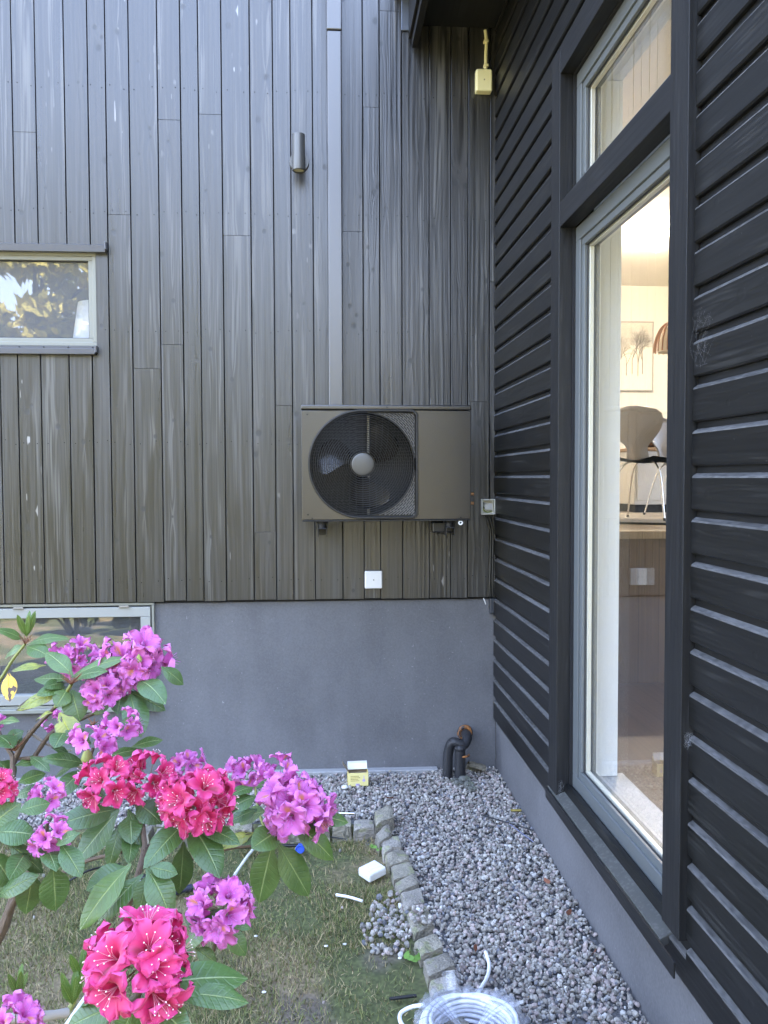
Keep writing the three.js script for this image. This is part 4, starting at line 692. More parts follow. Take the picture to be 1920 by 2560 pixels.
// ---------------------------------------------------------------- litter and tools
{
  const stick = (name, label, cat, pa, pb, y, r, m, bend = 0) => { const a = gnd(...pa, y), b = gnd(...pb, y), mid = a.clone().lerp(b, 0.5).add(V(0, bend, bend)); return tag(part(name, tube([a, mid, b], r, 12, 7), m), label, cat); };
  stick('cable_offcut', 'short white cable offcut lying on the lawn', 'cable', [841, 2237], [907, 2253], 0.008, 0.0055, M.white, 0.006);
  stick('plastic_strip', 'short flat black strip on the lawn beside the cable coil', 'strip', [974, 2497], [1041, 2489], 0.008, 0.005, M.rubber);
  stick('black_rod', 'thin black rod lying across the gravel to the wing foundation', 'rod', [1203, 2037], [1327, 2074], 0.02, 0.003, M.rubber);
  stick('cable_tie', 'thin bluish cable tie lying on the gravel beside the black rod', 'cable tie', [1266, 2054], [1334, 2105], 0.018, 0.002, std({ color: rgb(0.16, 0.17, 0.27), roughness: 0.5 }));
  stick('metal_tube', 'short shiny metal tube lying on the back edging stones', 'tube', [846, 2033], [886, 2034], 0.062, 0.005, M.chrome);
  stick('twig', 'thin dark twig on the lawn in front of the back edging stones', 'twig', [818, 2091], [864, 2098], 0.010, 0.0026, M.rubber);
  stick('white_cable', 'white cable lying on the lawn behind the purple flowers', 'cable', [645, 2110], [585, 2190], 0.012, 0.0058, M.white, 0.01);
  stick('brass_nozzle', 'small greenish brass nozzle lying at the wing foundation', 'nozzle', [1277, 2026], [1303, 2026], 0.022, 0.006, std({ color: rgb(0.36, 0.28, 0.07), roughness: 0.4, metalness: 0.6 }));
  const h = gnd(750, 2120, 0.015), hk = thing('hand_tool', 'black hand tool with bright blue round cap on the lawn', 'tool', [h.x, 0.014, h.z]);
  part('cap', [new THREE.CylinderGeometry(0.017, 0.017, 0.022, 20).rotateX(Math.PI / 2 - 0.2), new THREE.TorusGeometry(0.016, 0.003, 8, 24).translate(0, 0, 0.010)], std({ color: rgb(0.02, 0.08, 0.55), roughness: 0.35 }), hk);
  part('bar', [rbox(-0.30, -0.008, 0.006, 0.016, -0.012, 0.004, 0.003, 'x')], M.black, hk);
  const c = gnd(410, 2192, 0.02), cu = thing('utility_knife', 'black utility knife with a yellow mark on the lawn under the leaves', 'tool', [c.x, 0.014, c.z]); cu.rotation.y = 0.22;
  part('handle', rbox(-0.09, 0.03, 0, 0.022, -0.014, 0.014, 0.006, 'x', 2), M.black, cu); part('blade_plate', rbox(-0.09, 0.02, 0.004, 0.014, 0.0145, 0.022, 0.002, 'x'), std({ color: rgb(0.35, 0.35, 0.36), roughness: 0.35, metalness: 0.8 }), cu); part('yellow_mark', rbox(0.004, 0.02, 0.0222, 0.0235, -0.01, 0.008, 0.0006, 'x'), std({ color: rgb(0.75, 0.5, 0.02), roughness: 0.5 }), cu);
  const s = gnd(440, 2225, 0.02), sd = thing('screwdriver', 'black handled screwdriver lying on the lawn beside the utility knife', 'tool', [s.x, 0.014, s.z]); sd.rotation.y = 0.45;
  part('grip', [cyl(V(-0.03, 0, 0), V(0.06, 0, 0), 0.012, 0.014, 10)], std({ color: rgb(0.02, 0.022, 0.04), roughness: 0.4 }), sd); part('shaft', cyl(V(-0.15, 0, 0), V(-0.03, 0, 0), 0.004), M.chrome, sd);
  stick('power_cord', 'black cord snaking over the lawn behind the bush', 'cord', [150, 2215], [300, 2160], 0.012, 0.004, M.rubber, 0.03);
  stick('white_conduit', 'white plastic conduit lying on the lawn under the red flowers', 'conduit', [130, 2620], [232, 2470], 0.012, 0.009, M.white);
  // dry leaves and paper scraps on the gravel and lawn
  const dl = [[1368, 2203], [1422, 2281], [1484, 2382], [1188, 2371], [975, 1995], [1190, 1998]];
  const dm = std({ color: rgb(0.17, 0.06, 0.03), roughness: 0.8, side: THREE.DoubleSide });
  dl.forEach(([px, py], i) => { const p = gnd(px, py, 0.016), g = new THREE.CircleGeometry(1, 10).scale(0.018, 0.007, 1), q = g.attributes.position; for (let j = 0; j < q.count; j++) q.setZ(j, 30 * q.getX(j) * q.getX(j) * 0.4 + 0.004 * Math.sin(q.getY(j) * 300)); g.computeVertexNormals(); const m = part('dry_leaf', g.rotateX(-1.3).rotateY(rnd() * 6), dm); m.position.copy(p); tag(m, 'small reddish brown dry leaf lying on the gravel', 'leaf', 'dry leaves on the gravel'); });
  const sm = std({ color: rgb(0.70, 0.69, 0.66), roughness: 0.7 });
  for (const [px, py] of [[1000, 2395], [862, 2360], [815, 2365], [640, 2340], [660, 2480]]) { const p = gnd(px, py, 0.006), g = new THREE.IcosahedronGeometry(0.0048, 1), q = g.attributes.position; for (let j = 0; j < q.count; j++) { q.setXYZ(j, q.getX(j) * rr(1.1, 1.6), q.getY(j) * 0.6, q.getZ(j) * rr(0.8, 1.1)); } const m = part('white_chip', g, sm); m.geometry.computeVertexNormals(); m.position.copy(p); tag(m, 'tiny white chip lying on the lawn', 'chip', 'white chips scattered on the lawn'); }
  const wp = gnd(835, 2018, 0.02); { const g = new THREE.IcosahedronGeometry(0.015, 2).scale(1.1, 0.7, 0.9); const m = part('white_pebble', g, sm); m.position.set(gnd(862, 1970, 0.01).x, 0.014, gnd(862, 1970, 0.01).z); tag(m, 'white pebble on the gravel in front of the yellow carton', 'pebble'); }
}

// ---------------------------------------------------------------- rhododendrons
const C4 = (x, y) => [x / 1.8433, 1480 + y / 1.8433];
const leafMap = tex(96, 192, 1, 1, (u, v) => {
  const d = Math.abs(u - 0.5) * 2, mid = 1 - sstep(0.02, 0.07, d), vein = Math.pow(Math.max(0, Math.cos((v * 11 - d * 1.3) * Math.PI * 2)), 14) * (0.25 + 0.4 * (1 - d)), n = fbm(u * 5, v * 8, 5, 8, 5, 3) - 0.5, f = vn(u * 40, v * 60, 40, 60, 6) - 0.5;
  const b = 1 + 0.35 * n + 0.12 * f; return [lerp(0.056 * b, 0.20, mid * 0.75) + 0.006 * vein, lerp(0.102 * b, 0.26, mid * 0.75) + 0.009 * vein, lerp(0.026 * b, 0.10, mid * 0.75) + 0.003 * vein];
});
const spotMap = tex(96, 192, 1, 1, (u, v) => { const n = fbm(u * 4, v * 6, 4, 6, 15, 3) - 0.5, s = sstep(0.70, 0.74, fbm(u * 5, v * 7, 5, 7, 29, 2)), m = 1 - sstep(0.02, 0.07, Math.abs(u - 0.5) * 2); const e = sstep(0.90, 0.99, v); const k = Math.max(s, e); return [lerp(0.20 * (1 + n) + 0.1 * m, 0.05, k), lerp(0.22 * (1 + 0.7 * n) + 0.1 * m, 0.03, k), lerp(0.04, 0.015, k)]; });
const goldMap = tex(96, 192, 1, 1, (u, v) => { const n = fbm(u * 4, v * 6, 4, 6, 15, 3) - 0.5, k = Math.max(sstep(0.70, 0.74, fbm(u * 4, v * 5, 4, 5, 27, 2)), sstep(0.88, 0.97, v + 0.1 * n)); return [lerp(0.55 * (1 + 0.4 * n), 0.07, k), lerp(0.34 * (1 + 0.4 * n), 0.035, k), lerp(0.03, 0.015, k)]; });
const leafBump = tex(96, 192, 1, 1, (u, v) => { const d = Math.abs(u - 0.5) * 2; return 0.6 - 0.5 * (1 - sstep(0.0, 0.08, d)) - 0.25 * Math.pow(Math.max(0, Math.cos((v * 11 - d * 1.3) * Math.PI * 2)), 8) + 0.15 * vn(u * 20, v * 30, 20, 30, 8); }, false);
const leafMat = (r, g, b, map = leafMap) => phys({ map, color: rgb(r * 1.15, g * 1.15, b * 1.1), roughness: 0.36, bumpMap: leafBump, bumpScale: 0.0015, side: THREE.DoubleSide, transmission: 0.12, thickness: 0 });
const LM = { d: leafMat(0.92, 0.94, 0.95), m: leafMat(1.0, 1.0, 1.0), g: leafMat(0.98, 1.0, 1.05), l: leafMat(1.2, 1.15, 1.0), y: leafMat(1.3, 1.25, 0.8), s: leafMat(1, 1, 1, spotMap), o: leafMat(1, 1, 1, goldMap) };
const leafGeos = [0.03, 0.09, 0.15, -0.05].map((arch, s) => {
  const g = new THREE.PlaneGeometry(1, 1, 4, 8), p = g.attributes.position, uv = g.attributes.uv;
  for (let i = 0; i < p.count; i++) {
    const x = p.getY(i) + 0.5, t = p.getX(i) * 2;                // x along, t across
    const w = x < 0.09 ? 0.045 : 0.5 * Math.pow(Math.sin(Math.PI * Math.min(1, Math.pow((x - 0.09) / 0.91, 0.86))), 0.72) + (x > 0.995 ? 0.0 : 0.012);
    const wav = 0.05 * Math.sin(x * 11 + s * 2 + Math.sign(t)) * Math.abs(t) * Math.abs(t);
    p.setXYZ(i, x, 4 * arch * x * (1 - x) + 0.10 * w * Math.abs(t) * 0.8 - 0.05 * w * t * t * 2 + wav * w, t * w);
    uv.setXY(i, t * 0.5 + 0.5, x);
  }
  g.computeVertexNormals(); return g;
});
const UP = V(0, 1, 0);
function leaf(parent, base, tip, width, mat, gi = 0, face = 0.5, roll = 0) {
  const X = tip.clone().sub(base), L = X.length(); X.normalize();
  const toCam = camera.position.clone().sub(base).normalize(), n = UP.clone().multiplyScalar(1 - face).addScaledVector(toCam, face);
  n.addScaledVector(X, -n.dot(X)).normalize(); n.applyAxisAngle(X, roll);
  const Z = X.clone().cross(n), m = new THREE.Mesh(leafGeos[gi], mat); m.name = 'leaf';
  m.matrixAutoUpdate = true; const mt = new THREE.Matrix4().makeBasis(X, n, Z); m.quaternion.setFromRotationMatrix(mt); m.position.copy(base); m.scale.set(L, L * 0.8, width); m.castShadow = m.receiveShadow = true; parent.add(m); return m;
}
function blossomGeo(kind, sd) {
  const geos = [], PAL = kind === 'p' ? { a: [0.60, 0.12, 0.46], b: [0.76, 0.28, 0.60], t: [0.54, 0.06, 0.30], blotch: [0.62, 0.22, 0.10], st: [0.62, 0.20, 0.60] } : { a: [0.60, 0.012, 0.125], b: [0.72, 0.09, 0.34], t: [0.46, 0.006, 0.055], blotch: [0.30, 0.01, 0.04], st: [0.75, 0.30, 0.38] };
  const rs = (k) => vn(k * 3.7 + 1, sd * 2.9 + 1, 99, 99, 4);
  for (let k = 0; k < 5; k++) {
    const g = new THREE.PlaneGeometry(1, 1, 8, 10), p = g.attributes.position, col = new Float32Array(p.count * 3), phi = k * Math.PI * 2 / 5 + sd * 0.3, len = 0.92 + 0.22 * rs(k), refl = 0.75 + 0.6 * rs(k + 20);
    for (let i = 0; i < p.count; i++) {
      const t = p.getX(i) * 2, s = p.getY(i) + 0.5;
      const o = Math.max(0, (s - 0.34) / 0.66), del = (Math.PI / 5) * (s < 0.34 ? 1.0 : 1.12 * Math.pow(Math.max(0, 1 - Math.pow(o, 2.6)), 0.55));
      const r = (s < 0.34 ? 0.0045 + 0.016 * s : 0.0100 + 0.0300 * Math.pow(o, 1.05) * len) * (1 - 0.06 * t * t * o + 0.05 * Math.sin(t * 8 + k + sd * 1.7) * o * o);
      const y = 0.040 * Math.pow(s, 0.85) - 0.016 * refl * o * o * o + 0.0055 * Math.sin(t * 4.5 + k * 1.3 + sd) * o * o + 0.0035 * (1 - Math.abs(t)) * o * (1 - o) * -2 + 0.0042 * Math.sin(t * 10 + sd + k * 2.1) * o * o * o;
      const a = phi + t * del; p.setXYZ(i, Math.cos(a) * r, y, Math.sin(a) * r);
      const mixE = sstep(0.2, 1, o) * (0.35 + 0.65 * rs(k + 7)) * (0.6 + 0.4 * Math.abs(t)), th = 1 - sstep(0.1, 0.6, s), bl = k === 0 ? (1 - sstep(0.15, 0.75, Math.abs(t))) * sstep(0.25, 0.4, s) * (1 - sstep(0.62, 0.82, s)) : 0;
      for (let c = 0; c < 3; c++) { let q = lerp(PAL.a[c], PAL.b[c], mixE); q = lerp(q, PAL.t[c], th * 0.7); q = lerp(q, PAL.blotch[c], bl); q *= 0.93 + 0.14 * vn(t * 5 + k * 9 + 9, s * 2 + sd, 99, 99, 3); col[3 * i + c] = q; }
    }
    g.setAttribute('color', new THREE.BufferAttribute(col, 3)); g.computeVertexNormals(); geos.push(g);
  }
  const paint = (g, c) => { const n = g.attributes.position.count, a = new Float32Array(n * 3); for (let i = 0; i < n; i++) a.set(c, 3 * i); g.setAttribute('color', new THREE.BufferAttribute(a, 3)); return g; };
  for (let j = 0; j < 7; j++) { const a = j * 0.9 + sd, e = 0.010 + 0.005 * rs(j + 40), tip = V(Math.cos(a) * e, 0.034 + 0.006 * rs(j + 50), Math.sin(a) * e); geos.push(paint(tube([V(0, 0.006, 0), V(Math.cos(a) * e * 0.45, 0.026, Math.sin(a) * e * 0.45), tip], 0.00045, 4, 3), PAL.st)); geos.push(paint(new THREE.IcosahedronGeometry(0.0012, 0).translate(tip.x, tip.y, tip.z), kind === 'p' ? [0.35, 0.12, 0.30] : [0.85, 0.78, 0.74])); }
  geos.push(paint(cyl(V(0, -0.026, 0), V(0, 0.004, 0), 0.0012, 0.0016, 5), [0.20, 0.16, 0.07]));
  return mergeGeometries(geos.map(clean));
}
const BG = { p: [1, 2, 3, 4].map(s => blossomGeo('p', s)), r: [1, 2, 3, 4].map(s => blossomGeo('r', s)) };
const petalMat = phys({ vertexColors: true, color: 0xffffff, roughness: 0.62, side: THREE.DoubleSide, transmission: 0.34, thickness: 0 });
const budMat = std({ color: rgb(0.24, 0.26, 0.06), roughness: 0.6 }), stemMat = std({ color: rgb(0.15, 0.105, 0.07), roughness: 0.85, bumpMap: stoneBump, bumpScale: 0.002 }), greenStem = std({ color: rgb(0.20, 0.22, 0.06), roughness: 0.7 }), scaleMat = std({ color: rgb(0.16, 0.07, 0.035), roughness: 0.8 });
const rootP = gnd(230, 2560, 0).lerp(V(camera.position.x - 0.45, 0, 3.0), 0.75), rootR = rootP.clone().add(V(0.16, 0, 0.14));
const purple = thing('rhododendron_bush', 'rhododendron bush with lilac purple flower trusses in front of the basement window', 'shrub', [rootP.x, -0.01, rootP.z]);
const red = thing('rhododendron_bush', 'rhododendron bush with crimson pink flower trusses and dark leathery leaves', 'shrub', [rootR.x, -0.01, rootR.z]);
for (const b of [purple, red]) { b.userData.org = b.position.clone(); b.position.set(0, 0, 0); }
function truss(kind, px, py, depth, rad, n, tilt = 0.35, spread = 1.85) {
  const bush = kind === 'p' ? purple : red, c = at(px, py, depth), cl = sub('flower_truss', bush);
  const toCam = camera.position.clone().sub(c).normalize(), axis = UP.clone().multiplyScalar(0.8).addScaledVector(toCam, tilt).addScaledVector(V(1, 0, 0), rr(-0.25, 0.25)).normalize();
  const k = rad / 0.078, b0 = c.clone().addScaledVector(axis, -0.018 * k), q0 = new THREE.Quaternion().setFromUnitVectors(UP, axis);
  n = Math.max(4, Math.round(n * 1.02)); const sqx = rr(0.85, 1.2), sqy = rr(0.75, 1.05);
  for (let i = 0; i < n; i++) {
    const f = (i + 0.5) / n, th = spread * Math.sqrt(f), ph = i * 2.39996 + rr(-0.2, 0.2), d = V(Math.sin(th) * Math.cos(ph), Math.cos(th), Math.sin(th) * Math.sin(ph)).applyQuaternion(q0).add(V(rr(-0.12, 0.12), rr(-0.12, 0.12), rr(-0.12, 0.12))).normalize();
    d.y *= sqy; d.x *= sqx; d.normalize(); const m = new THREE.Mesh(BG[kind][Math.floor(rnd() * 4)], petalMat); m.name = 'blossom'; m.castShadow = m.receiveShadow = true;
    m.quaternion.setFromUnitVectors(UP, d).multiply(new THREE.Quaternion().setFromAxisAngle(UP, rnd() * 6.28)); m.position.copy(b0).addScaledVector(d, rr(0.016, 0.052) * k); const hb = rnd() < 0.1 ? 0.55 : 1; m.scale.set(k * rr(0.8, 1.12) * hb, k * rr(0.95, 1.3), k * rr(0.8, 1.12) * hb); cl.add(m);
  }
  return { c, b0, axis, bush };
}
const T = (kind, x, y, r, depth, n, tilt, spread) => truss(kind, x, y, depth, r * depth / FOCAL, n, tilt, spread);
const trusses = [
  T('p', 335, 1648, 88, 1.72, 17, 0.35), T('p', 190, 1640, 62, 1.90, 9, 0.3), T('p', 258, 1722, 60, 1.66, 8, 0.7, 1.5), T('p', 235, 1846, 58, 1.56, 6, 0.6, 1.5), T('p', 308, 1812, 55, 1.58, 6, 0.5, 1.5),
  T('r', 268, 1948, 74, 1.46, 9, 0.5, 1.9), T('r', 375, 1938, 72, 1.48, 9, 0.5, 1.8), T('p', 466, 1905, 50, 1.80, 9), T('r', 492, 1990, 96, 1.42, 17, 0.5), T('p', 622, 1924, 54, 1.84, 9, 0.5),
  T('p', 700, 1935, 56, 1.68, 8, 0.4), T('p', 742, 2002, 90, 1.58, 18, 0.55), T('p', 552, 2262, 84, 1.36, 16, 0.5), T('r', 348, 2395, 134, 1.06, 19, 0.6, 1.95), T('r', -10, 1965, 56, 1.34, 10, 0.4),
  T('p', 118, 1985, 50, 1.36, 6, 0.6, 1.5), T('p', 125, 2090, 58, 1.30, 7, 0.8, 1.6), T('p', 40, 2555, 76, 1.14, 11, 0.5), T('p', 126, 1795, 32, 1.84, 4, 0.5), T('p', -14, 1800, 30, 1.8, 4, 0.5)];
const whorls = [];                                         // leaf rosettes: centre in the C4 zoom, depth, leaves by (base, tip, width, tone, arch)
const leaves = [
  ['p', 1.78, [[118, 250, 322, 218, 62, 'l', 2], [122, 252, 222, 295, 82, 'l', 1], [112, 220, -20, 172, 46, 'l', 1], [112, 248, 22, 305, 50, 'l', 1]]],
  ['p', 1.66, [[336, 385, 212, 278, 78, 'l', 1], [322, 398, 592, 302, 64, 'l', 1], [330, 405, 498, 366, 74, 'm', 1], [318, 402, 156, 402, 66, 'l', 0], [304, 436, 168, 478, 62, 'l', 1], [312, 446, 258, 530, 74, 'l', 1], [330, 450, 368, 596, 104, 'l', 2], [292, 450, 72, 548, 54, 's', 1], [212, 338, 48, 366, 44, 's', 1], [40, 372, 46, 506, 60, 'o', 0], [300, 420, 200, 440, 55, 'm', 1]]],
  ['p', 1.70, [[742, 345, 846, 428, 62, 'g', 1], [640, 405, 764, 520, 96, 'g', 2], [590, 458, 764, 548, 74, 'd', 1], [560, 452, 540, 566, 86, 'g', 2], [600, 470, 650, 672, 104, 'd', 1], [520, 470, 420, 560, 80, 'd', 1], [700, 460, 640, 420, 60, 'm', 1]]],
  ['p', 1.62, [[274, 556, 350, 706, 98, 's', 1], [242, 556, 166, 598, 42, 's', 1], [606, 716, 752, 682, 62, 'l', 1], [442, 782, 664, 726, 58, 'l', 1], [402, 792, 188, 768, 62, 'm', 1], [392, 812, 228, 972, 76, 'm', 1], [420, 700, 300, 640, 80, 'm', 1], [300, 640, 250, 720, 80, 'd', 1], [560, 600, 640, 590, 50, 'l', 1], [470, 600, 480, 680, 70, 'd', 1]]],
  ['r', 1.50, [[548, 1000, 242, 1082, 104, 'd', 1], [548, 1004, 348, 1246, 112, 'd', 0], [602, 1016, 606, 1164, 92, 'd', 1], [556, 1060, 500, 1280, 64, 'd', 1], [612, 1090, 592, 1256, 72, 'm', 1], [626, 970, 744, 1068, 104, 'd', 2], [590, 1000, 650, 1180, 60, 'm', 1], [500, 960, 380, 900, 70, 'd', 1], [640, 1000, 760, 980, 60, 'd', 1]]],
  ['r', 1.46, [[872, 1048, 660, 1276, 100, 'm', 1], [874, 1056, 1014, 1322, 132, 'd', 1], [906, 1070, 1108, 1164, 78, 'd', 1], [866, 1054, 686, 1160, 54, 'm', 1], [846, 1150, 826, 1392, 92, 'm', 1], [800, 1040, 720, 960, 60, 'd', 1], [960, 1040, 1100, 1000, 70, 'd', 1]]],
  ['r', 1.36, [[604, 1252, 366, 1560, 112, 'l', 1], [676, 1272, 786, 1506, 122, 'm', 2], [600, 1268, 396, 1376, 108, 'd', 1], [660, 1300, 448, 1534, 92, 'd', 1], [690, 1270, 820, 1300, 70, 'd', 1], [680, 1300, 640, 1480, 80, 'd', 0]]],
  ['p', 1.60, [[1232, 1010, 1102, 1062, 78, 'l', 1], [1288, 1100, 1158, 1184, 110, 'l', 1], [1256, 1160, 1192, 1434, 128, 'm', 0], [1282, 1160, 1424, 1404, 118, 'm', 0], [1350, 1064, 1538, 1236, 98, 'l', 1], [1440, 1034, 1606, 1064, 72, 'l', 1], [1180, 940, 1044, 1010, 74, 'm', 1], [1190, 1000, 1050, 1064, 54, 'g', 1], [1176, 1108, 1006, 1184, 54, 's', 1], [1180, 900, 1290, 880, 50, 'm', 1], [1170, 900, 1060, 940, 60, 'm', 1], [1250, 1120, 1100, 1160, 70, 'g', 1], [1400, 1050, 1490, 1090, 50, 'm', 1]]],
  ['p', 1.34, [[838, 1664, 1044, 1458, 108, 'g', 1], [1030, 1536, 1134, 1676, 78, 'd', 1], [900, 1640, 996, 1710, 62, 'm', 1], [960, 1560, 850, 1500, 60, 'd', 1], [1060, 1540, 1160, 1552, 40, 'd', 1], [880, 1660, 800, 1700, 70, 'd', 1]]],
  ['r', 1.10, [[668, 1822, 1144, 1782, 152, 'g', 1], [800, 1850, 1148, 1894, 104, 'g', 1], [664, 1846, 880, 2060, 132, 'g', 1], [560, 1900, 306, 2010, 124, 'g', 1], [612, 1930, 552, 2080, 102, 'm', 1], [640, 1870, 690, 2090, 110, 'd', 1], [460, 1860, 380, 1900, 80, 'm', 1], [700, 1800, 880, 1640, 110, 'g', 1]]],
  ['p', 1.30, [[-60, 1090, 98, 972, 104, 'l', 1], [84, 1012, 232, 972, 74, 'm', 1], [-30, 1108, 166, 1122, 124, 'g', 1], [30, 1150, 200, 1296, 76, 'd', 1], [-50, 1190, 64, 1368, 96, 'm', 1], [-10, 1406, 182, 1304, 84, 'g', 1], [150, 1290, 118, 1486, 104, 'm', 0], [244, 1260, 256, 1472, 122, 'm', 0], [280, 1160, 376, 1316, 92, 'd', 1], [372, 1110, 256, 1166, 64, 'm', 1], [0, 1250, -60, 1440, 90, 'm', 1], [120, 1200, 40, 1330, 90, 'd', 1], [200, 1160, 260, 1290, 80, 'd', 1]]],
  ['p', 1.74, [[-20, 612, 90, 598, 44, 'l', 1], [-10, 660, 60, 720, 90, 'm', 1], [70, 800, 206, 768, 46, 'l', 1], [80, 880, 212, 836, 74, 'y', 1], [70, 940, 194, 908, 62, 'm', 1], [-10, 780, 70, 860, 80, 'm', 1], [20, 690, 110, 640, 60, 'm', 1], [10, 820, -40, 900, 60, 'm', 1], [140, 760, 230, 830, 50, 'd', 1], [240, 720, 330, 760, 60, 'd', 1], [110, 700, 30, 660, 50, 'd', 1], [250, 860, 330, 810, 60, 'm', 1]]],
];
for (const [kind, depth, list] of leaves) for (const [bx, by, tx, ty, w, tone, gi] of list) {
  const bush = kind === 'p' ? purple : red, dd = rr(-0.05, 0.05) + (ty > by + 60 ? -0.03 : 0.0), db = rr(-0.02, 0.02);
  leaf(bush, at(...C4(bx, by), depth + db), at(...C4(tx, ty), depth + dd), w / 1.8433 * depth / FOCAL * 1.12, LM[tone], gi, ty > by + 60 ? 0.62 : 0.5, rr(-0.25, 0.25));
}
// pale young shoots, buds and brown bud scales
const shoot = (bush, px, py, depth, n, len) => { const b = at(...C4(px, py), depth); for (let i = 0; i < n; i++) { const a = i * 2.4, tip = b.clone().add(V(Math.cos(a) * 0.35 * len, len * (0.8 + 0.3 * rnd()), Math.sin(a) * 0.35 * len)); leaf(bush, b, tip, len * 0.24, LM.y, 0, 0.7, rr(-0.6, 0.6)); } };
shoot(purple, 122, 205, 1.78, 6, 0.055); shoot(red, 375, 1790, 1.28, 6, 0.05); shoot(red, 335, 1900, 1.26, 5, 0.05); shoot(purple, 85, 1860, 1.2, 4, 0.04);
const scales = (bush, px, py, depth, n, len) => { const b = at(...C4(px, py), depth); for (let i = 0; i < n; i++) { const a = i * 2.4, tip = b.clone().add(V(Math.cos(a) * 0.7 * len, len * rr(0.2, 1), Math.sin(a) * 0.7 * len)); part('bud_scale', cyl(b, tip, 0.0022, 0.0004, 5), scaleMat, bush); } };
scales(purple, 330, 420, 1.62, 10, 0.028); scales(purple, 118, 235, 1.77, 8, 0.02); scales(purple, 70, 730, 1.72, 8, 0.03); scales(purple, 430, 610, 1.62, 5, 0.015);
const budAt = (bush, px, py, depth, h) => { const b = at(...C4(px, py), depth); part('bud', new THREE.LatheGeometry([[0, 0], [0.28, 0.12], [0.36, 0.35], [0.24, 0.7], [0, 1]].map(([r, y]) => new THREE.Vector2(r * h, y * h)), 10).translate(b.x, b.y, b.z), budMat, bush); };
budAt(purple, 402, 795, 1.58, 0.032); budAt(red, 668, 1835, 1.08, 0.016); budAt(purple, 640, 330, 1.68, 0.02);
// stems
const stem = (bush, pts, r0, r1, m = stemMat) => part('branch', taperTube(pts.map(p => p instanceof THREE.Vector3 ? p : at(...C4(p[0], p[1]), p[2])), r0, r1, 30, 7), m, bush);
const pr = purple.userData.org, rd = red.userData.org; delete purple.userData.org; delete red.userData.org;
stem(purple, [pr, pr.clone().add(V(-0.04, 0.25, 0.02)), [-60, 1800, 1.55], [40, 1480, 1.5], [90, 1300, 1.52], [60, 1000, 1.66], [60, 760, 1.74]], 0.016, 0.006);
stem(purple, [[60, 790, 1.74], [105, 700, 1.74], [160, 630, 1.72], [262, 522, 1.68]], 0.006, 0.0035); stem(purple, [[255, 530, 1.68], [300, 470, 1.66], [330, 425, 1.64]], 0.004, 0.0035, greenStem);
stem(purple, [[-40, 460, 1.8], [10, 390, 1.8], [60, 310, 1.79], [116, 240, 1.78]], 0.004, 0.003, greenStem); stem(purple, [[60, 760, 1.74], [-10, 640, 1.78], [-60, 500, 1.8]], 0.005, 0.004);
stem(purple, [[150, 770, 1.76], [250, 640, 1.75], [430, 560, 1.74], [560, 460, 1.73], [640, 380, 1.73]], 0.005, 0.0035); stem(purple, [[60, 770, 1.75], [200, 765, 1.72], [330, 790, 1.66], [400, 800, 1.6], [430, 720, 1.6]], 0.004, 0.003);
stem(purple, [[130, 640, 1.74], [200, 690, 1.76], [260, 720, 1.78], [330, 730, 1.8]], 0.0035, 0.002, std({ color: rgb(0.30, 0.27, 0.23), roughness: 0.9 }));
stem(purple, [pr, pr.clone().add(V(0.05, 0.25, -0.04)), [420, 1900, 1.6], [640, 1500, 1.66], [820, 1260, 1.68], [1050, 1180, 1.64], [1256, 1140, 1.60], [1300, 1000, 1.6]], 0.012, 0.003);
stem(purple, [[1230, 1120, 1.62], [1190, 1000, 1.74], [1176, 900, 1.82]], 0.003, 0.0025, greenStem); stem(purple, [pr.clone().add(V(0.02, 0.2, -0.02)), [700, 2000, 1.45], [960, 1700, 1.4], [1010, 1560, 1.37]], 0.008, 0.003);
stem(red, [rd, rd.clone().add(V(0.02, 0.3, -0.02)), [480, 2100, 1.3], [500, 1800, 1.36], [560, 1520, 1.42], [604, 1420, 1.42], [640, 1290, 1.42], [668, 1170, 1.45], [640, 1010, 1.49], [600, 900, 1.48]], 0.013, 0.004);
stem(red, [[655, 1200, 1.45], [760, 1120, 1.46], [870, 1050, 1.45], [890, 960, 1.43]], 0.005, 0.003); stem(red, [[490, 1850, 1.35], [560, 1900, 1.2], [640, 1850, 1.12], [650, 1740, 1.07]], 0.008, 0.004);
stem(red, [rd.clone().add(V(-0.02, 0.3, 0)), [0, 1980, 1.2], [150, 1965, 1.22], [310, 1938, 1.26]], 0.012, 0.007, std({ color: rgb(0.32, 0.29, 0.25), roughness: 0.9 })); stem(red, [[300, 1950, 1.26], [345, 1880, 1.27], [375, 1780, 1.28]], 0.004, 0.003, greenStem);
stem(red, [rd.clone().add(V(-0.05, 0.3, 0.02)), [-120, 1700, 1.4], [-60, 1300, 1.4], [-30, 1000, 1.37]], 0.01, 0.004); stem(purple, [[40, 1480, 1.5], [130, 1300, 1.42], [200, 1180, 1.36], [220, 1060, 1.34]], 0.006, 0.003);
stem(purple, [[280, 1300, 1.9], [400, 1240, 1.9], [560, 1200, 1.88]], 0.005, 0.004); stem(purple, [pr.clone().add(V(-0.03, 0.2, 0.05)), [-40, 2200, 1.2], [60, 2080, 1.17]], 0.008, 0.004);

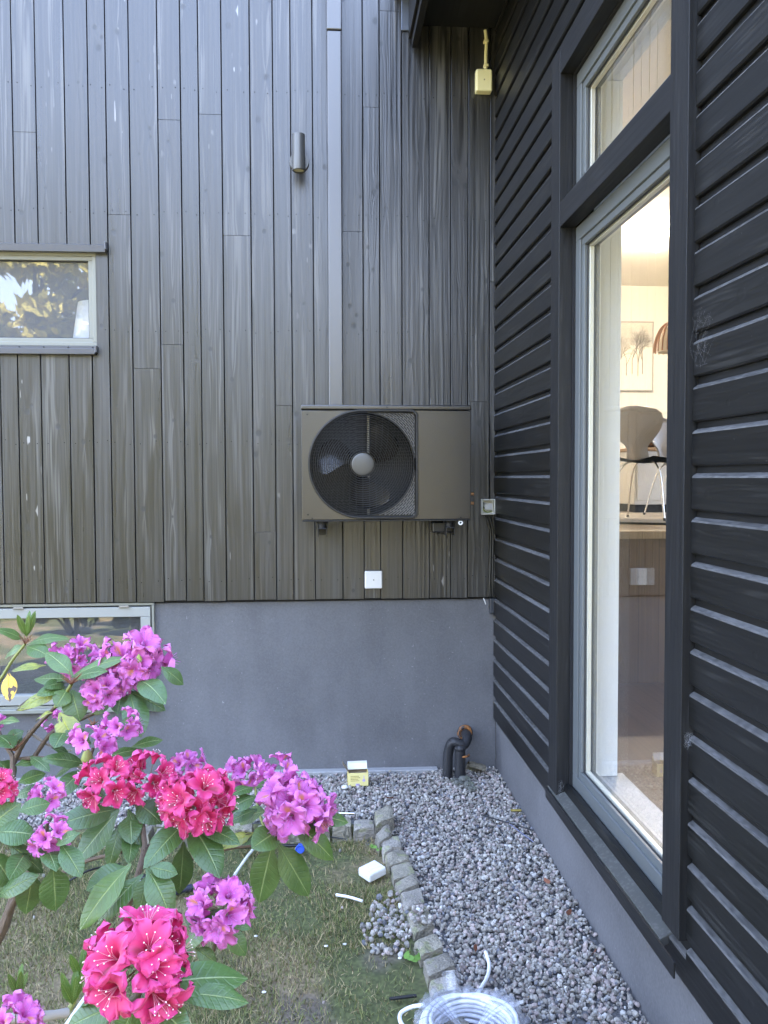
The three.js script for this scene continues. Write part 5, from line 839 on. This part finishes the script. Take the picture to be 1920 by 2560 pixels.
// cobwebs on the siding
function cobweb(label, c, r, n) {
  const gs = []; for (let i = 0; i < n; i++) { const p = () => V(c.x + rr(-0.014, 0.002), c.y + rr(-1, 1) * r, c.z + rr(-0.6, 0.9) * r), a = p(), b = p(); gs.push(tube([a, a.clone().lerp(b, 0.5).add(V(rr(-0.01, 0), rr(-0.02, 0.01), rr(-0.01, 0.01))), b], 0.00005, 6, 3)); }
  tag(part('cobweb', gs, std({ color: rgb(0.5, 0.5, 0.5), roughness: 0.9 })), label, 'cobweb');
}
cobweb('wispy grey cobweb on the siding beside the window post', V(-0.006, 1.86, 2.40), 0.07, 26);
cobweb('small pale cobweb in the corner of the sill below the left window trim', V(-0.004, 0.37, 1.27), 0.03, 36);
cobweb('small cobweb clump on a low siding ledge beside the window post', V(-0.006, 0.90, 2.36), 0.018, 40);
// ---------------------------------------------------------------- garden behind the camera, mirrored in the panes
{
  const lm = [rgb(0.30, 0.29, 0.04), rgb(0.36, 0.30, 0.04), rgb(0.09, 0.12, 0.03)].map(c => phys({ color: c, roughness: 0.7, side: THREE.DoubleSide, transmission: 0.25, thickness: 0 })), bark = std({ color: rgb(0.09, 0.075, 0.06), roughness: 0.95 });
  function crownGeo(n, R, H, y0, size, clumps) {
    const pos = [], cl = []; for (let i = 0; i < clumps; i++) { const a = rnd() * 6.28, h = rnd(), r = R * Math.sqrt(rnd()) * Math.sin(Math.PI * (0.15 + 0.8 * h)); cl.push([Math.cos(a) * r, y0 + h * H, Math.sin(a) * r, rr(0.12, 0.26) * R]); }
    for (let i = 0; i < n; i++) { const c = cl[i % clumps], d = V(rr(-1, 1), rr(-1, 1), rr(-1, 1)).normalize().multiplyScalar(c[3] * Math.cbrt(rnd())), x = c[0] + d.x, y = c[1] + d.y * 0.8, z = c[2] + d.z, u = V(rr(-1, 1), rr(-1, 1), rr(-1, 1)).normalize(), v = u.clone().cross(V(rr(-1, 1), rr(-1, 1), rr(-1, 1))).normalize(), s = size * rr(0.6, 1.3); const q = [[0, -1], [0.45, 0], [0, 1], [-0.45, 0]].map(([a, b]) => [x + (u.x * a + v.x * b) * s, y + (u.y * a + v.y * b) * s, z + (u.z * a + v.z * b) * s]); pos.push(...q[0], ...q[1], ...q[2], ...q[0], ...q[2], ...q[3]); }
    const g = new THREE.BufferGeometry(); g.setAttribute('position', new THREE.Float32BufferAttribute(pos, 3)); g.computeVertexNormals(); return { g, cl };
  }
  const proto = [[9000, 3.0, 6.6, 1.4, 0.17, 70], [8000, 2.6, 5.4, 1.2, 0.17, 60]].map(([n, R, H, y0, s, k], i) => {
    const { g, cl } = crownGeo(n, R, H, y0, s, k), t = new THREE.Group(); part('crown', g, lm[i], t);
    part('trunk', [taperTube([V(0, -0.1, 0), V(0.1, y0, 0.05), V(-0.05, y0 + H * 0.5, 0), V(0.05, y0 + H * 0.85, 0)], 0.2, 0.05, 14, 7), ...cl.slice(0, 9).map(c => taperTube([V(0, Math.max(y0 * 0.8, c[1] - 1.4), 0), V(c[0] * 0.5, c[1] - 0.4, c[2] * 0.5), V(c[0], c[1], c[2])], 0.06, 0.02, 6, 5))], bark, t); return t;
  });
  const spots = [[-11, 13, 0], [-7.2, 15, 1], [-3.4, 13.5, 0], [0.6, 15.5, 1], [4.8, 13, 0], [9.5, 15, 1], [-15, 16, 1], [-5.5, 19, 0], [2.6, 20, 0], [14, 17, 0]];
  spots.forEach(([x, z, k], i) => { const t = i < 2 ? proto[k] : proto[k].clone(); t.name = numbered('garden_tree'); t.position.set(x, -0.06, z); t.rotation.y = i * 1.3; t.scale.setScalar([0.8, 1.12, 0.72, 0.75, 0.8, 0.7, 0.9, 1.1, 0.75, 0.8][i]); scene.add(t); tag(t, 'sunlit yellow green garden tree mirrored in the upper window', 'tree', 'garden trees mirrored in the panes'); });
  const sg = crownGeo(4200, 0.9, 1.5, 0.2, 0.07, 16), sh = new THREE.Group(); part('foliage', sg.g, lm[2], sh); part('stems', sg.cl.slice(0, 8).map(c => taperTube([V(0, -0.05, 0), V(c[0] * 0.4, c[1] * 0.5, c[2] * 0.4), V(c[0], c[1], c[2])], 0.03, 0.01, 6, 5)), bark, sh);
  [[-2.75, 3.95], [-3.35, 4.15], [-4.7, 6.0], [-6.2, 8.2], [-4.6, 8.8], [-3.0, 8.4], [-7.9, 8.6], [-1.2, 9.0], [1.2, 9.3], [3.4, 9.0]].forEach(([x, z], i) => { const t = i ? sh.clone() : sh; t.name = numbered('garden_shrub'); t.position.set(x, -0.06, z); t.rotation.y = i * 2.1; t.scale.setScalar(i < 2 ? 0.62 : 1); scene.add(t); tag(t, 'dark green garden shrub mirrored in the basement window', 'shrub', 'garden shrubs mirrored in the panes'); });
}

renderer.render(scene, camera);
